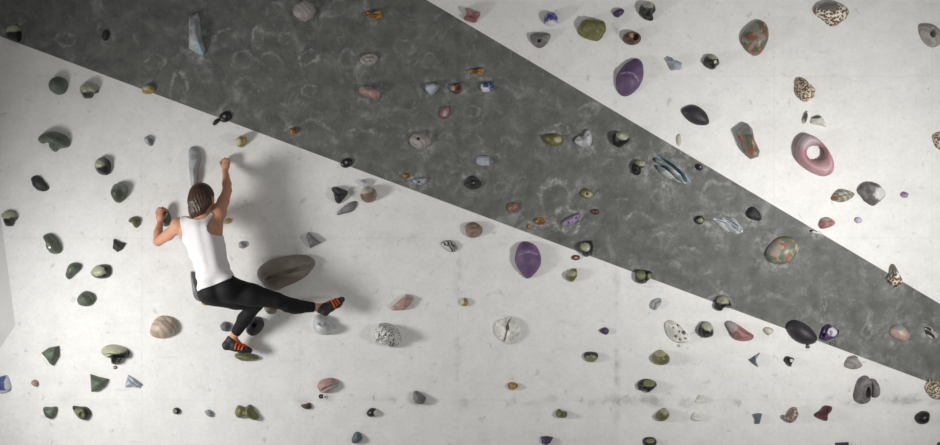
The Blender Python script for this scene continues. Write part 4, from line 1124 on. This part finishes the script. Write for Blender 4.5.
IR = NT('eye_iris'); IR.b.inputs['Base Color'].default_value = lin('#3b2a1e'); IR.b.inputs['Roughness'].default_value = .2
for s in (-1, 1):
    Fe, loe, vxe = field([ball(hd(.031 * s, .076, .006), .0125, .002)], .0022)
    e = net_obj('eye', Fe, loe, vxe, EY.m, person, ORG)
    Fe, loe, vxe = field([ball(hd(.031 * s, .0855, .006), .0055, .002, (fw, 1.6))], .0014)
    net_obj('iris', Fe, loe, vxe, IR.m, e, ORG)

# ---- climbing shoes
SB = NT('shoe_black'); nz = SB.noise(None, 60, 3)
SB.link(SB.mix(nz.outputs['Fac'], lin('#1a1a1b'), lin('#2b2a2b')), SB.b.inputs['Base Color']); SB.b.inputs['Roughness'].default_value = .6
SR = NT('shoe_rubber'); SR.b.inputs['Base Color'].default_value = lin('#161617'); SR.b.inputs['Roughness'].default_value = .45
SO = NT('shoe_orange'); nz = SO.noise(None, 60, 3)
SO.link(SO.mix(nz.outputs['Fac'], lin('#d2491f'), lin('#e8642f')), SO.b.inputs['Base Color']); SO.b.inputs['Roughness'].default_value = .55
def shoe(heel, ball_, toe, ank, sole_n, name):
    """climbing shoe: rubber heel cup, arched mid-foot, downturned toe, straps over the instep"""
    side = np.cross(toe - heel, sole_n); side /= np.linalg.norm(side)
    ax = (toe - heel) / np.linalg.norm(toe - heel)
    L = np.linalg.norm(toe - heel)
    mid = heel * .5 + ball_ * .5 - sole_n * .012
    pr = [cone(heel, mid, .031, .034, .015, (side, 1.1)), cone(mid, ball_, .034, .034, .015, (side, .95)), cone(ball_, toe, .033, .019, .015, (side, .95)),
          cone(heel - sole_n * .006, ank - (ank - heel) * .18, .031, .034, .015), cone(ank - (ank - heel) * .2, mid, .034, .034, .018)]
    Fs, los, vxs = field(pr, .0032)
    X_, Y_, Z_ = grid_of(Fs, los, vxs)
    def dotp(n, p): return (X_ - p[0]) * n[0] + (Y_ - p[1]) * n[1] + (Z_ - p[2]) * n[2]
    legd = (ank - heel); legd = legd / np.linalg.norm(legd)
    top = dotp(legd, ank - legd * .012)
    upper = np.maximum(Fs, top)
    o = net_obj(name, upper, los, vxs, SB.m, person, ORG)
    sl = dotp(sole_n, heel * .5 + toe * .5)           # + below
    sole = np.maximum(Fs - .0035, -(sl - .010))
    net_obj('sole', sole, los, vxs, SR.m, o, ORG)
    toebox = np.maximum(np.maximum(Fs - .003, -dotp(ax, heel + ax * L * .84)), sl - .012)
    net_obj('toe_cap', toebox, los, vxs, SR.m, o, ORG)
    s0 = dotp(ax, heel) / L
    tilt = dotp(side, heel)
    for c, w in ((.44, .035), (.58, .035), (.72, .032)):
        band = np.abs(s0 - c - tilt * 1.5) - w
        st = np.maximum(np.maximum(Fs - .0048, band * L), sl - .004)
        net_obj('strap', st, los, vxs, SO.m, o, ORG)
    pl = cone(heel + legd * .045 - ax * .018, heel + legd * .066 - ax * .026, .006, .005, .004)
    Fp, lop, vxp = field([pl], .0025)
    net_obj('pull_tab', Fp, lop, vxp, SB.m, o, ORG)
    tong = np.maximum(np.maximum(Fs - .0025, np.abs(tilt) - .012), np.maximum(sl + .008, np.abs(s0 - .55) * L - .055))
    net_obj('tongue', tong, los, vxs, SO.m, o, ORG)
    return o
shoe(wp(226.5, 345.5, .145), wp(243, 349, .125), wp(249.5, 350.5, .115), anL, V3((-.10, .15, -1)) / 1.016, 'climbing_shoe')
shoe(wp(325, 311.5, .19), wp(337, 303, .12), wp(342, 299.5, .085), anR, V3((.42, .45, -.78)) / 1.0, 'climbing_shoe')

# small crimp under the raised hand
h(1, 1, '166,338 176,330 200,329 208,338 200,348 176,348', 'charcoal', 1.2, 'small dark crimp hold gripped by the climber\'s raised hand', G_BK)
